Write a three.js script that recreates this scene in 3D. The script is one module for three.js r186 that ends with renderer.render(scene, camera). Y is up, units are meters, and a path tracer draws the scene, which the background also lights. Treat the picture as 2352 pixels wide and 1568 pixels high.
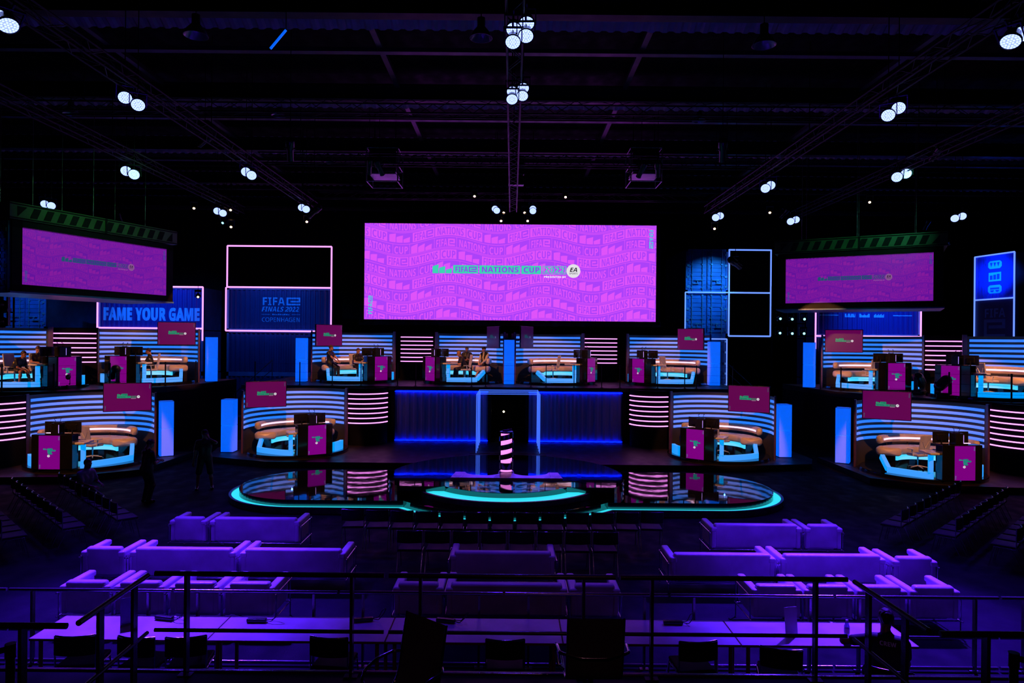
import * as THREE from 'three';
import { mergeGeometries } from 'three/addons/utils/BufferGeometryUtils.js';
import { RoundedBoxGeometry } from 'three/addons/geometries/RoundedBoxGeometry.js';
import { RectAreaLightUniformsLib } from 'three/addons/lights/RectAreaLightUniformsLib.js';

// ---------------------------------------------------------------- camera, exposure, large lights
const scene = new THREE.Scene();
scene.background = new THREE.Color(0, 0, 0);
const camera = new THREE.PerspectiveCamera(53.13, 2352 / 1568, 0.1, 120);
const EYE = 4.5, FOC = 1568, ROLL = 0.0090;
camera.position.set(0, EYE, 0);
camera.rotation.set(0, 0, ROLL);
const renderer = new THREE.WebGLRenderer({ antialias: true });
renderer.toneMapping = THREE.LinearToneMapping;
renderer.toneMappingExposure = 1.0;
renderer.shadowMap.enabled = true;
RectAreaLightUniformsLib.init();
// scene.fog = new THREE.FogExp2(new THREE.Color(1, 1, 1), 0.0006);

const W = (X, y, Z) => new THREE.Vector3(X, y, -Z);          // Z is the distance in front of the camera
function spot(name, from, to, color, power, angle, penumbra = 0.3, size = 4) {
  const l = new THREE.SpotLight(new THREE.Color(...color), power, 0, angle, penumbra, 2);
  l.name = name; l.position.copy(from); l.target.position.copy(to); l.castShadow = true; l.shadow.radius = size;
  l.shadow.mapSize.set(1024, 1024); scene.add(l, l.target); return l;
}
function area(name, pos, look, w, h, color, power) {
  const l = new THREE.RectAreaLight(new THREE.Color(...color), power, w, h);
  l.name = name; l.position.copy(pos); l.lookAt(look); scene.add(l); return l;
}
const VIOLET = [0.085, 0.013, 1], WARM = [1, 0.35, 0.10], BLUE = [0.02, 0.2, 1];
// large light sources: the main screen and the two hung screens
area('screen_light', W(-0.1, 8.0, 34.3), W(-0.1, 7.2, 0), 14.7, 4.8, [0.6, 0.1, 1], 0.04);
// ---------------------------------------------------------------- helpers
const PI = Math.PI, D2R = PI / 180;
let seed = 7; const rnd = () => { seed = (seed * 16807) % 2147483647; return seed / 2147483647; };
const used = {};
function numbered(n) { const k = used[n] = (used[n] ?? -1) + 1; return k ? n + '_' + String(k).padStart(3, '0') : n; }
const V = (x, y, z) => new THREE.Vector3(x, y, z);
function tidy(g) {
  g = g.index ? g.toNonIndexed() : g;
  for (const k of Object.keys(g.attributes)) if (!['position', 'normal', 'uv'].includes(k)) g.deleteAttribute(k);
  if (!g.attributes.normal) g.computeVertexNormals();
  if (!g.userData.keep) {                                    // uv in metres from the dominant face direction
    const p = g.attributes.position, n = g.attributes.normal, uv = new Float32Array(p.count * 2);
    for (let i = 0; i < p.count; i += 3) {
      let a = 0, b = 0, c = 0;
      for (let k = 0; k < 3; k++) { a += n.getX(i + k); b += n.getY(i + k); c += n.getZ(i + k); }
      a = Math.abs(a); b = Math.abs(b); c = Math.abs(c);
      for (let k = 0; k < 3; k++) {
        const x = p.getX(i + k), y = p.getY(i + k), z = p.getZ(i + k);
        const [s, t] = b >= a && b >= c ? [x, z] : a >= c ? [z, y] : [x, y];
        uv[(i + k) * 2] = s; uv[(i + k) * 2 + 1] = t;
      }
    }
    g.setAttribute('uv', new THREE.BufferAttribute(uv, 2));
  }
  return g;
}
function mk(name, geos, mat, parent = scene) {
  geos = Array.isArray(geos) ? geos : [geos];
  const list = geos.map(tidy), g = list.length > 1 ? mergeGeometries(list, false) : list[0];
  const m = new THREE.Mesh(g, mat);
  m.castShadow = m.receiveShadow = true;
  m.name = parent === scene ? numbered(name) : name;
  if (parent !== scene) { let k = 0; while (parent.children.some((c) => c.name === m.name)) m.name = name + '_' + String(++k).padStart(3, '0'); }
  parent.add(m);
  return m;
}
function tag(o, label, category, group) { o.userData.label = label; o.userData.category = category; if (group) o.userData.group = group; return o; }
function thing(name, label, category, pos = V(0, 0, 0), turn = 0, group) {
  const o = new THREE.Group(); o.name = numbered(name); o.position.copy(pos); o.rotation.y = turn; scene.add(o);
  return tag(o, label, category, group);
}
function copy(src, pos, turn, label, group) {
  const o = src.clone(); o.name = numbered(src.name.replace(/_\d{3}$/, '')); o.userData = { ...src.userData };
  o.position.copy(pos); o.rotation.y = turn; if (label) o.userData.label = label; if (group) o.userData.group = group;
  scene.add(o); return o;
}
function structure(name, geos, mat) { const m = mk(name, geos, mat); m.userData.kind = 'structure'; return m; }
// geometries
function box(w, h, d, x = 0, y = 0, z = 0, ry = 0, rx = 0, rz = 0) {
  const g = new THREE.BoxGeometry(w, h, d); if (rx) g.rotateX(rx); if (rz) g.rotateZ(rz); if (ry) g.rotateY(ry); return g.translate(x, y, z);
}
function rbox(w, h, d, r, x = 0, y = 0, z = 0, ry = 0, rx = 0, rz = 0, s = 2) {
  const g = new RoundedBoxGeometry(w, h, d, s, Math.min(r, w / 2 - 1e-4, h / 2 - 1e-4, d / 2 - 1e-4)); if (rx) g.rotateX(rx); if (rz) g.rotateZ(rz); if (ry) g.rotateY(ry); return g.translate(x, y, z);
}
function bar(a, b, r, seg = 8, r2 = r) {
  const d = b.clone().sub(a), g = new THREE.CylinderGeometry(r2, r, d.length(), seg);
  g.applyQuaternion(new THREE.Quaternion().setFromUnitVectors(V(0, 1, 0), d.clone().normalize()));
  return g.translate((a.x + b.x) / 2, (a.y + b.y) / 2, (a.z + b.z) / 2);
}
function rectbar(a, b, w, h) {                                   // square section between two points
  const d = b.clone().sub(a), g = new THREE.BoxGeometry(w, h, d.length()), o = new THREE.Object3D();
  o.position.copy(a).add(b).multiplyScalar(0.5); o.up.set(0, 1, 0); if (Math.abs(d.y) > 0.95 * d.length()) o.up.set(1, 0, 0); o.lookAt(b); o.updateMatrix();
  return g.applyMatrix4(o.matrix);
}
function tube(pts, r, seg = 24, rad = 8, closed = false) { return new THREE.TubeGeometry(new THREE.CatmullRomCurve3(pts, closed, 'catmullrom', 0.2), seg, r, rad, closed); }
function ngeo(pos, idx, uv) {
  const g = new THREE.BufferGeometry(); g.setAttribute('position', new THREE.Float32BufferAttribute(pos, 3)); g.setIndex(idx);
  if (uv) { g.setAttribute('uv', new THREE.Float32BufferAttribute(uv, 2)); g.userData.keep = true; } g.computeVertexNormals();
  if (uv) { const k = g.toNonIndexed(); k.userData.keep = true; return k; } return g;
}
// a closed outline of [radius, height] points swept round the vertical axis from angle a to b (radians, 0 = +z, towards +x), ends closed; puff rounds the ends
function sweep(prof, a, b, seg, puff = 0, m = 1) {
  const n = prof.length, pos = [], idx = []; let cr = 0, cy = 0; for (const [r, y] of prof) { cr += r / n; cy += y / n; }
  const rows = [];
  for (let i = 0; i <= seg; i++) rows.push([a + (b - a) * i / seg, 1]);
  if (puff) {
    const da = puff / cr * Math.sign(b - a);
    rows.length = 0;
    for (let i = 0; i < 6; i++) { const t = i / 6 * PI / 2; rows.push([a + da * (1 - Math.cos(t)), Math.max(0.03, Math.sin(t))]); }
    for (let i = 0; i <= seg; i++) rows.push([a + da + (b - a - 2 * da) * i / seg, 1]);
    for (let i = 5; i >= 0; i--) { const t = i / 6 * PI / 2; rows.push([b - da * (1 - Math.cos(t)), Math.max(0.03, Math.sin(t))]); }
  }
  for (const [t, s] of rows) for (const [r, y] of prof) { const R = cr + (r - cr) * s; pos.push(m * R * Math.sin(t), cy + (y - cy) * s, R * Math.cos(t)); }
  const L = rows.length;
  for (let i = 0; i < L - 1; i++) for (let j = 0; j < n; j++) { const p = i * n + j, q = i * n + (j + 1) % n; idx.push(p, q, p + n, q, q + n, p + n); }
  for (const e of [0, L - 1]) { const c = pos.length / 3; let x = 0, y = 0, z = 0; for (let j = 0; j < n; j++) { x += pos[(e * n + j) * 3] / n; y += pos[(e * n + j) * 3 + 1] / n; z += pos[(e * n + j) * 3 + 2] / n; } pos.push(x, y, z); for (let j = 0; j < n; j++) { const p = e * n + j, q = e * n + (j + 1) % n; e ? idx.push(p, q, c) : idx.push(q, p, c); } }
  const g = ngeo(pos, (m < 0) !== (b < a) ? flip(idx) : idx);
  return puff ? g : flat(g);
}
const flip = (i) => { const o = i.slice(); for (let k = 0; k < o.length; k += 3) [o[k], o[k + 1]] = [o[k + 1], o[k]]; return o; };
function flat(g) { g = g.toNonIndexed(); g.computeVertexNormals(); return crease(g, 40); }
function crease(g, deg) {                                        // smooth normals across edges flatter than deg
  const p = g.attributes.position, n = g.attributes.normal, map = new Map(), lim = Math.cos(deg * D2R), out = new Float32Array(p.count * 3);
  const key = (i) => Math.round(p.getX(i) * 2e3) + ',' + Math.round(p.getY(i) * 2e3) + ',' + Math.round(p.getZ(i) * 2e3);
  for (let i = 0; i < p.count; i++) { const k = key(i); map.has(k) ? map.get(k).push(i) : map.set(k, [i]); }
  const a = V(0, 0, 0), b = V(0, 0, 0), s = V(0, 0, 0);
  for (const l of map.values()) for (const i of l) { a.fromBufferAttribute(n, i); s.set(0, 0, 0); for (const j of l) { b.fromBufferAttribute(n, j); if (a.dot(b) >= lim) s.add(b); } s.normalize(); s.toArray(out, i * 3); }
  g.setAttribute('normal', new THREE.BufferAttribute(out, 3)); return g;
}
const rectProf = (r0, r1, y0, y1) => [[r0, y0], [r1, y0], [r1, y1], [r0, y1]];
function roundProf(r0, r1, y0, y1, c, k = 4) {
  const o = []; for (const [cx, cy, s] of [[r1 - c, y0 + c, -PI / 2], [r1 - c, y1 - c, 0], [r0 + c, y1 - c, PI / 2], [r0 + c, y0 + c, PI]]) for (let i = 0; i <= k; i++) { const t = s + PI / 2 * i / k; o.push([cx + c * Math.cos(t), cy + c * Math.sin(t)]); } return o;
}
function slab(pts, y0, y1, bevel = 0) {                          // pts: [X, Z(distance)] outline -> vertical prism
  const s = new THREE.Shape(); pts.forEach(([x, z], i) => i ? s.lineTo(x, z) : s.moveTo(x, z)); s.closePath();
  const g = new THREE.ExtrudeGeometry(s, { depth: y1 - y0, bevelEnabled: bevel > 0, bevelSize: bevel, bevelThickness: bevel, bevelSegments: 1, curveSegments: 24 });
  return g.rotateX(-PI / 2).translate(0, y0, 0);                 // (x, z) -> (x, y, -z)
}
function arcPts(cx, cz, r, a, b, n) { const o = []; for (let i = 0; i <= n; i++) { const t = a + (b - a) * i / n; o.push([cx + r * Math.cos(t), cz + r * Math.sin(t)]); } return o; }
// corrugated sheet: width along x, height along y, facing +z, uv 0..1
function corrugated(w, h, pitch, dep, uv = true) {
  const n = Math.max(2, Math.round(w / pitch)), xs = [], pos = [], idx = [], t = [];
  for (let i = 0; i < n; i++) { const x0 = -w / 2 + w * i / n, p = w / n; xs.push([x0, 0], [x0 + p * 0.3, 0], [x0 + p * 0.5, dep], [x0 + p * 0.8, dep]); } xs.push([w / 2, 0]);
  for (let i = 0; i < xs.length - 1; i++) {
    const [xa, za] = xs[i], [xb, zb] = xs[i + 1], k = pos.length / 3;
    pos.push(xa, -h / 2, za, xb, -h / 2, zb, xb, h / 2, zb, xa, h / 2, za); idx.push(k, k + 1, k + 2, k, k + 2, k + 3);
    const u0 = xa / w + 0.5, u1 = xb / w + 0.5; t.push(u0, 0, u1, 0, u1, 1, u0, 1);
  }
  return ngeo(pos, idx, uv ? t : undefined);
}
function keepPlane(w, h) { const g = new THREE.PlaneGeometry(w, h).toNonIndexed(); g.userData.keep = true; return g; }
// pixel of the photograph + a distance -> point (used for measuring where a fitting hangs)
function at(px, py, Z) {
  const dx = px - 1176, dy = py - 784, c = Math.cos(ROLL), s = Math.sin(ROLL);
  return W((dx * c + dy * s) * Z / FOC, EYE - (-dx * s + dy * c) * Z / FOC, Z);
}
const ORD = ['first', 'second', 'third', 'fourth', 'fifth', 'sixth', 'seventh', 'eighth', 'ninth', 'tenth', 'eleventh', 'twelfth', 'thirteenth'];

// ---------------------------------------------------------------- textures
function noiseTex(size, f, oct, seed0, lo, hi) {
  const rand = (x, y, k) => { const s = Math.sin(x * 127.1 + y * 311.7 + k * 74.7 + seed0) * 43758.5453; return s - Math.floor(s); };
  const d = new Uint8Array(size * size * 4);
  for (let y = 0; y < size; y++) for (let x = 0; x < size; x++) {
    let v = 0, amp = 0.5, fr = f;
    for (let o = 0; o < oct; o++) {
      const X = x / size * fr, Y = y / size * fr, x0 = Math.floor(X), y0 = Math.floor(Y), u = X - x0, w = Y - y0, su = u * u * (3 - 2 * u), sw = w * w * (3 - 2 * w);
      const r = (a, b) => rand(((a % fr) + fr) % fr, ((b % fr) + fr) % fr, o);
      v += amp * ((r(x0, y0) * (1 - su) + r(x0 + 1, y0) * su) * (1 - sw) + (r(x0, y0 + 1) * (1 - su) + r(x0 + 1, y0 + 1) * su) * sw); amp /= 2; fr *= 2;
    }
    const c = Math.min(255, Math.round(255 * (lo + (hi - lo) * Math.min(1, v)))); d.set([c, c, c, 255], (y * size + x) * 4);
  }
  const t = new THREE.DataTexture(d, size, size); t.magFilter = THREE.LinearFilter; t.minFilter = THREE.LinearMipmapLinearFilter; t.generateMipmaps = true;
  t.wrapS = t.wrapT = THREE.RepeatWrapping; t.needsUpdate = true; return t;
}
const nFine = noiseTex(256, 32, 3, 1.3, 0, 1), nSoft = noiseTex(256, 4, 4, 5.1, 0, 1), nTone = noiseTex(256, 6, 4, 9.7, 0.55, 1.15), nRough = noiseTex(256, 5, 4, 2.9, 0.5, 1);
function rep(t, s) { const c = t.clone(); c.repeat.set(s, s); c.needsUpdate = true; return c; }
const toneA = rep(nTone, 0.5), roughA = rep(nRough, 0.7), fine8 = rep(nFine, 3), soft1 = rep(nSoft, 0.35);
toneA.colorSpace = THREE.NoColorSpace;
function std(r, g, b, rough, o = {}) {
  const m = new THREE.MeshPhysicalMaterial({ roughness: rough, map: toneA, roughnessMap: roughA, bumpMap: fine8, bumpScale: 0.0006, ...o });
  m.color.setRGB(r, g, b); return m;
}
function glow(r, g, b, k = 1, base = 0.5, rough = 0.5) {
  const m = new THREE.MeshStandardMaterial({ roughness: rough }); m.color.setRGB(base, base, base); m.emissive.setRGB(r, g, b); m.emissiveIntensity = k; return m;
}
const M = {
  carpet: std(0.009, 0.0045, 0.017, 0.95, { bumpScale: 0.003, specularIntensity: 0.12 }), deck: std(0.020, 0.014, 0.017, 0.6, { specularIntensity: 0.5 }), black: std(0.010, 0.009, 0.012, 0.7, { specularIntensity: 0.15 }), drape: std(0.006, 0.005, 0.008, 0.95, { specularIntensity: 0.1 }),
  ceil: std(0.003, 0.002, 0.004, 0.9, { specularIntensity: 0.1 }), pale: std(0.55, 0.5, 0.52, 0.5), roofstrip: std(0.28, 0.16, 0.36, 0.6), purlin: std(0.045, 0.025, 0.05, 0.6), trussmetal: std(0.012, 0.009, 0.014, 0.6, { specularIntensity: 0.4 }), rail: std(0.5, 0.48, 0.52, 0.22, { metalness: 0.85 }), darkrail: std(0.10, 0.09, 0.13, 0.3, { metalness: 0.5 }), steel: std(0.16, 0.15, 0.17, 0.4, { metalness: 0.6 }), chrome: std(0.75, 0.75, 0.78, 0.18, { metalness: 1 }),
  darkmetal: std(0.05, 0.05, 0.06, 0.35, { metalness: 0.7 }), tube: std(0.32, 0.3, 0.34, 0.35, { metalness: 0.5 }),
  gloss: std(0.004, 0.004, 0.006, 0.03, { ior: 2.3, map: null, roughnessMap: null, bumpMap: soft1, bumpScale: 0.0018 }),
  glossbox: std(0.008, 0.008, 0.012, 0.12, { ior: 1.7, bumpMap: null }), leather: std(0.78, 0.64, 0.54, 0.42, { bumpScale: 0.0015 }), leather2: std(0.74, 0.58, 0.8, 0.5, { bumpScale: 0.0015 }),
  panel: std(0.06, 0.052, 0.048, 0.65), white: std(0.78, 0.75, 0.76, 0.4), mesh: std(0.7, 0.66, 0.64, 0.7), wood: std(0.30, 0.16, 0.09, 0.5), fabric: std(0.010, 0.009, 0.012, 0.85, { specularIntensity: 0.4 }), seatpad: std(0.016, 0.01, 0.022, 0.8, { specularIntensity: 0.4 }),
  plastic: std(0.014, 0.014, 0.017, 0.35), container: std(0.05, 0.16, 0.42, 0.5), metalblue: std(0.35, 0.5, 0.6, 0.35, { metalness: 0.5 }),
  stripe: glow(0.012, 0.2, 1.0, 0.95, 0.38), kerb: glow(0.0, 0.32, 1.0, 1.0, 0.14), under: glow(0.04, 0.6, 1.0, 1.1, 0.3), sofalight: glow(1.0, 0.62, 1.0, 1.4, 0.5), pillar: glow(0.0, 0.115, 1.0, 0.95, 0.5),
  pink: glow(1.0, 0.27, 1.0, 2.3, 0.4), neonpink: glow(0.9, 0.3, 1.0, 1.6, 0.5), neonblue: glow(0.14, 0.28, 1.0, 1.2, 0.5), portal: glow(0.05, 0.15, 1.0, 1.5, 0.4), strip: glow(0.0, 0.008, 1.0, 10, 0.3),
  teal: glow(0.02, 0.62, 0.72, 1.25, 0.4), lens: glow(0.27, 0.36, 1.0, 3.2, 0.5), warmlens: glow(1.0, 0.6, 0.3, 6.0, 0.5), cyanlens: glow(0.25, 0.85, 1.0, 3.0, 0.5), trophy: glow(1.0, 0.24, 0.9, 1.5, 0.5), bluetube: glow(0.0, 0.13, 1.0, 0.9, 0.5),
};
// ---------------------------------------------------------------- printed and displayed graphics
function canvas(w, h) { const c = document.createElement('canvas'); c.width = w; c.height = h; return [c, c.getContext('2d')]; }
function ctex(c) { const t = new THREE.CanvasTexture(c); t.colorSpace = THREE.SRGBColorSpace; t.anisotropy = 8; return t; }
function fit(x, text, X, Y, w, h, font = 'bold') {               // text stretched into a box
  x.save(); x.font = font + ' 100px sans-serif'; const m = x.measureText(text).width; x.translate(X, Y + h); x.scale(w / m, h / 72); x.fillText(text, 0, 0); x.restore();
}
function boxyE(x, X, Y, w, h, lw, c) { x.strokeStyle = c; x.lineWidth = lw; x.lineJoin = 'miter'; const a = lw / 2; x.beginPath(); x.moveTo(X + w * 0.3, Y + h * 0.52); x.lineTo(X + w - a, Y + h * 0.52); x.lineTo(X + w - a, Y + a); x.lineTo(X + a, Y + a); x.lineTo(X + a, Y + h - a); x.lineTo(X + w, Y + h - a); x.stroke(); }
function word(x, X, Y, w, h, c) { x.fillStyle = c; fit(x, 'FIFA', X, Y, w * 0.6, h); boxyE(x, X + w * 0.64, Y, w * 0.36, h, h * 0.2, c); }
function flags(x, X, Y, w, h, c) {
  x.fillStyle = c; const hs = [1, 0.82, 0.58];
  for (let i = 0; i < 3; i++) { const a = X + w * i / 3, b = a + w / 3 - w * 0.02, t = Y + h * (1 - hs[i]); x.beginPath(); x.moveTo(a, Y + h); x.lineTo(a, t + h * 0.22); x.quadraticCurveTo(a + w * 0.1, t + h * 0.1, b, t); x.lineTo(b - w * 0.015, t + h * 0.3); x.lineTo(b - w * 0.015, Y + h); x.fill(); }
}
function badge(x, X, Y, r) {
  x.fillStyle = '#e9e6ee'; x.beginPath(); x.arc(X, Y, r, 0, 7); x.fill(); x.fillStyle = '#17141c';
  x.save(); x.transform(1, 0, -0.25, 1, 0, 0); fit(x, 'EA', X - r * 0.58 + Y * 0.25, Y - r * 0.5, r * 1.15, r * 0.62); x.restore(); fit(x, 'SPORTS', X - r * 0.62, Y + r * 0.24, r * 1.24, r * 0.24, '');
}
function logoLine(x, X, Y, w, h, ink, teal = '#3fd8b8') {        // the one-line tournament logo
  const e = h * 0.05; flags(x, X, Y, w * 0.135, h, teal);
  const bx = (a, b) => { x.fillStyle = teal; x.fillRect(X + w * a, Y + h * 0.06, w * (b - a) - e, h * 0.94); };
  bx(0.14, 0.312); word(x, X + w * 0.152, Y + h * 0.22, w * 0.148, h * 0.6, ink);
  bx(0.318, 0.598); x.fillStyle = ink; fit(x, 'NATIONS', X + w * 0.33, Y + h * 0.22, w * 0.256, h * 0.6);
  bx(0.604, 0.74); x.fillStyle = ink; fit(x, 'CUP', X + w * 0.616, Y + h * 0.22, w * 0.112, h * 0.6);
  x.strokeStyle = teal; x.lineWidth = h * 0.07; x.strokeRect(X + w * 0.75, Y + h * 0.1, w * 0.155, h * 0.86); x.fillStyle = teal; fit(x, '2022', X + w * 0.757, Y + h * 0.22, w * 0.141, h * 0.6);
  x.fillStyle = '#fff'; fit(x, 'PRESENTED BY', X + w * 0.757, Y + h * 1.22, w * 0.15, h * 0.2); badge(x, X + w * 0.957, Y + h * 0.62, h * 0.78);
}
function waves(w, h, bg, fg, rows, amp, period, phase) {         // wavy rows of lettering
  const [a, x] = canvas(w, h + amp * 2 + 40); x.fillStyle = bg; x.fillRect(0, 0, a.width, a.height);
  const rh = h / rows, seq = [['e', 0.235], ['n', 0.33], ['c', 0.175], ['f', 0.26]];
  for (let r = -1; r < rows + 2; r++) {
    const Y = r * rh + 4, inv = r % 2 !== 0; let X = -period * (1 + ((r & 1) ? 0.5 : 0.0) + ((r & 2) ? 0.27 : 0));
    x.fillStyle = fg; x.fillRect(0, Y - rh * 0.05, a.width, rh * 0.045);
    if (!inv) x.fillRect(0, Y + rh * 0.84, a.width, rh * 0.05);
    while (X < a.width) for (const [k, f] of seq) {
      const ww = f * period; x.fillStyle = fg;
      if (inv && k !== 'f') x.fillRect(X + 3, Y + rh * 0.06, ww - 6, rh * 0.8); else if (!inv) x.fillRect(X, Y, 3, rh * 0.84);
      const ink = inv ? bg : fg, tx = X + ww * 0.07, tw = ww * 0.86, ty = Y + rh * 0.15, th = rh * 0.62; x.fillStyle = ink;
      if (k === 'e') word(x, tx, ty, tw, th, ink); else if (k === 'n') fit(x, 'NATIONS', tx, ty, tw, th); else if (k === 'c') fit(x, 'CUP', tx, ty, tw, th); else flags(x, tx, Y + rh * 0.06, tw, rh * 0.76, fg);
      X += ww;
    }
  }
  const [b, y] = canvas(w, h);
  for (let i = 0; i < w; i++) y.drawImage(a, i, 0, 1, a.height, i, -amp - 18 + amp * Math.sin((i / period + phase) * 2 * PI), 1, a.height);
  return [b, y];
}
function vword(x, X, Y, w, h, c, up) { x.save(); x.translate(X, Y); x.rotate(up ? -PI / 2 : PI / 2); word(x, 0, 0, h, w, c); x.restore(); }
const [cMain, xm] = waves(2048, 680, '#b044ff', '#e455ff', 8.2, 30, 668, 0.86);
logoLine(xm, 478, 288, 1034, 62, '#8d45f0'); vword(xm, 30, 645, 28, 132, '#3fd8e0', true); vword(xm, 2026, 30, 28, 132, '#3fd8e0', false);
const tMain = ctex(cMain);
// portrait picture for televisions (landscape) and desk screens (portrait)
function stackLogo(x, X, Y, w, h, ink, teal, rows) {
  rows.forEach(([txt, a, b, k], i) => {
    const y0 = Y + h * i / rows.length, hh = h / rows.length - 2; x.fillStyle = teal; x.fillRect(X + w * a, y0, w * (b - a), hh);
    if (k) flags(x, X + w * k, y0, w * (a - k), hh, teal);
    if (txt === 'e') word(x, X + w * (a + 0.03), y0 + hh * 0.18, w * (b - a - 0.06), hh * 0.64, ink); else { x.fillStyle = ink; fit(x, txt, X + w * (a + 0.03), y0 + hh * 0.18, w * (b - a - 0.06), hh * 0.64); }
  });
}
const [cTv, xt] = canvas(640, 412);
{ xt.fillStyle = '#5e024c'; xt.fillRect(0, 0, 640, 412); xt.strokeStyle = '#64044f'; xt.lineWidth = 5; for (let r = -2; r < 18; r++) { xt.beginPath(); for (let i = 0; i <= 640; i += 8) xt.lineTo(i, r * 26 + 16 * Math.sin(i / 34)); xt.stroke(); }
  xt.save(); xt.translate(0, 26); flags(xt, 178, 128, 62, 30, '#1f9c6c'); stackLogo(xt, 176, 128, 270, 68, '#0d3d45', '#1f9c72', [['e', 0.22, 0.52], ['NATIONS CUP', 0, 0.68]]); xt.strokeStyle = '#1f9c72'; xt.lineWidth = 3; xt.strokeRect(364, 164, 74, 30); xt.fillStyle = '#1f9c72'; fit(xt, '2022', 370, 170, 62, 18); xt.fillStyle = '#c8b8c0'; fit(xt, 'PRESENTED BY', 366, 200, 68, 7); badge(xt, 466, 178, 21); xt.restore();
  vword(xt, 14, 396, 13, 62, '#2d6f70', true); vword(xt, 626, 16, 13, 62, '#2d6f70', false); }
const tTv = ctex(cTv);
const [cPt, xp] = canvas(256, 480);
{ xp.fillStyle = '#820084'; xp.fillRect(0, 0, 256, 480); xp.strokeStyle = '#680070'; xp.lineWidth = 3; for (let r = -3; r < 40; r++) { xp.beginPath(); for (let i = 0; i <= 256; i += 6) xp.lineTo(i, r * 13 + 9 * Math.sin(i / 26)); xp.stroke(); }
  stackLogo(xp, 52, 182, 152, 88, '#084f5c', '#149a82', [['e', 0.36, 0.76, 0.01], ['NATIONS', 0.36, 1], ['CUP', 0.36, 0.68], ['2022', 0.4, 0.74]]); badge(xp, 120, 292, 17); vword(xp, 8, 468, 12, 52, '#3f8f96', true); vword(xp, 250, 12, 12, 52, '#3f8f96', false); }
const tPt = ctex(cPt);
function screenMat(t, k, tint = [1, 1, 1]) { const m = new THREE.MeshStandardMaterial({ roughness: 0.35, emissiveMap: t, map: t }); m.color.setRGB(0.03, 0.03, 0.03); m.emissive.setRGB(...tint); m.emissiveIntensity = k; return m; }
const sMain = screenMat(tMain, 0.95), sSide = screenMat(tMain, 0.36, [0.8, 0.28, 0.9]), sTv = screenMat(tTv, 0.95), sPt = screenMat(tPt, 0.95), sTvDim = screenMat(tTv, 0.16, [0.75, 1, 2.2]);
const tLed = (() => { const [c, x] = canvas(128, 128); x.fillStyle = '#b4b4b4'; x.fillRect(0, 0, 128, 128); x.fillStyle = '#fff'; for (const [n, r] of [[1, 0], [6, 20], [12, 40], [18, 57]]) for (let i = 0; i < n; i++) { x.beginPath(); x.arc(64 + r * Math.cos(i / n * 6.283), 64 + r * Math.sin(i / n * 6.283), 8, 0, 7); x.fill(); } return ctex(c); })();
M.lens.emissiveMap = tLed;
// paint on the containers
function paintTex(w, h, draw, bg = '#0a2f78') { const [c, x] = canvas(w, h); x.fillStyle = bg; x.fillRect(0, 0, w, h); for (let i = 0; i < 500; i++) { x.fillStyle = 'rgba(10,40,110,' + 0.10 * rnd() + ')'; x.fillRect(rnd() * w, rnd() * h, 4 + rnd() * 20, 20 + rnd() * 120); } x.fillStyle = '#5cc4ff'; draw(x, w, h); return ctex(c); }
const tCph = paintTex(1024, 420, (x) => { word(x, 330, 80, 390, 84, '#5cc4ff'); x.fillStyle = '#5cc4ff'; x.save(); x.transform(1, 0, -0.2, 1, 0, 0); fit(x, 'FINALS 2022', 372, 180, 378, 52); x.restore(); x.fillRect(330, 262, 88, 4); x.fillRect(632, 262, 88, 4); for (let i = 0; i < 9; i++) { x.fillRect(436 + i * 20, 256 + (i % 3) * 3, 15, 14 - (i % 3) * 3); } fit(x, 'COPENHAGEN', 330, 296, 390, 46, ''); });
const tFame = paintTex(1024, 420, (x) => { x.strokeStyle = '#5cc4ff'; x.lineWidth = 7; x.save(); x.font = 'bold 100px sans-serif'; const m = x.measureText('FAME YOUR GAME').width; x.translate(26, 336); x.scale(980 / m, 128 / 72); x.fillText('FAME YOUR GAME', 0, 0); x.strokeText('FAME YOUR GAME', 0, 0); x.restore(); }, '#071c8c');
const tEmblem = paintTex(1024, 420, (x) => {
  x.save(); x.translate(0, 152); x.fillRect(30, 60, 190, 9); x.fillRect(770, 60, 190, 9);
  for (let i = 0; i < 3; i++) { const X = 284 + i * 146; x.fillRect(X, 48, 108, 38); }
  x.fillStyle = '#071c8c'; for (let k = 0; k < 3; k++) { x.beginPath(); x.moveTo(300 + k * 36, 48); x.lineTo(316 + k * 36, 48); x.lineTo(308 + k * 36, 82); x.fill(); }
  x.beginPath(); x.arc(466, 48, 16, 0, 7); x.arc(502, 48, 16, 0, 7); x.fill(); for (let k = 0; k < 4; k++) { x.beginPath(); x.moveTo(576 + k * 27, 48); x.lineTo(600 + k * 27, 48); x.lineTo(576 + k * 27, 66); x.fill(); } x.restore();
}, '#071c8c');
const tDim = paintTex(256, 128, () => {}, '#0a4296');
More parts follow.
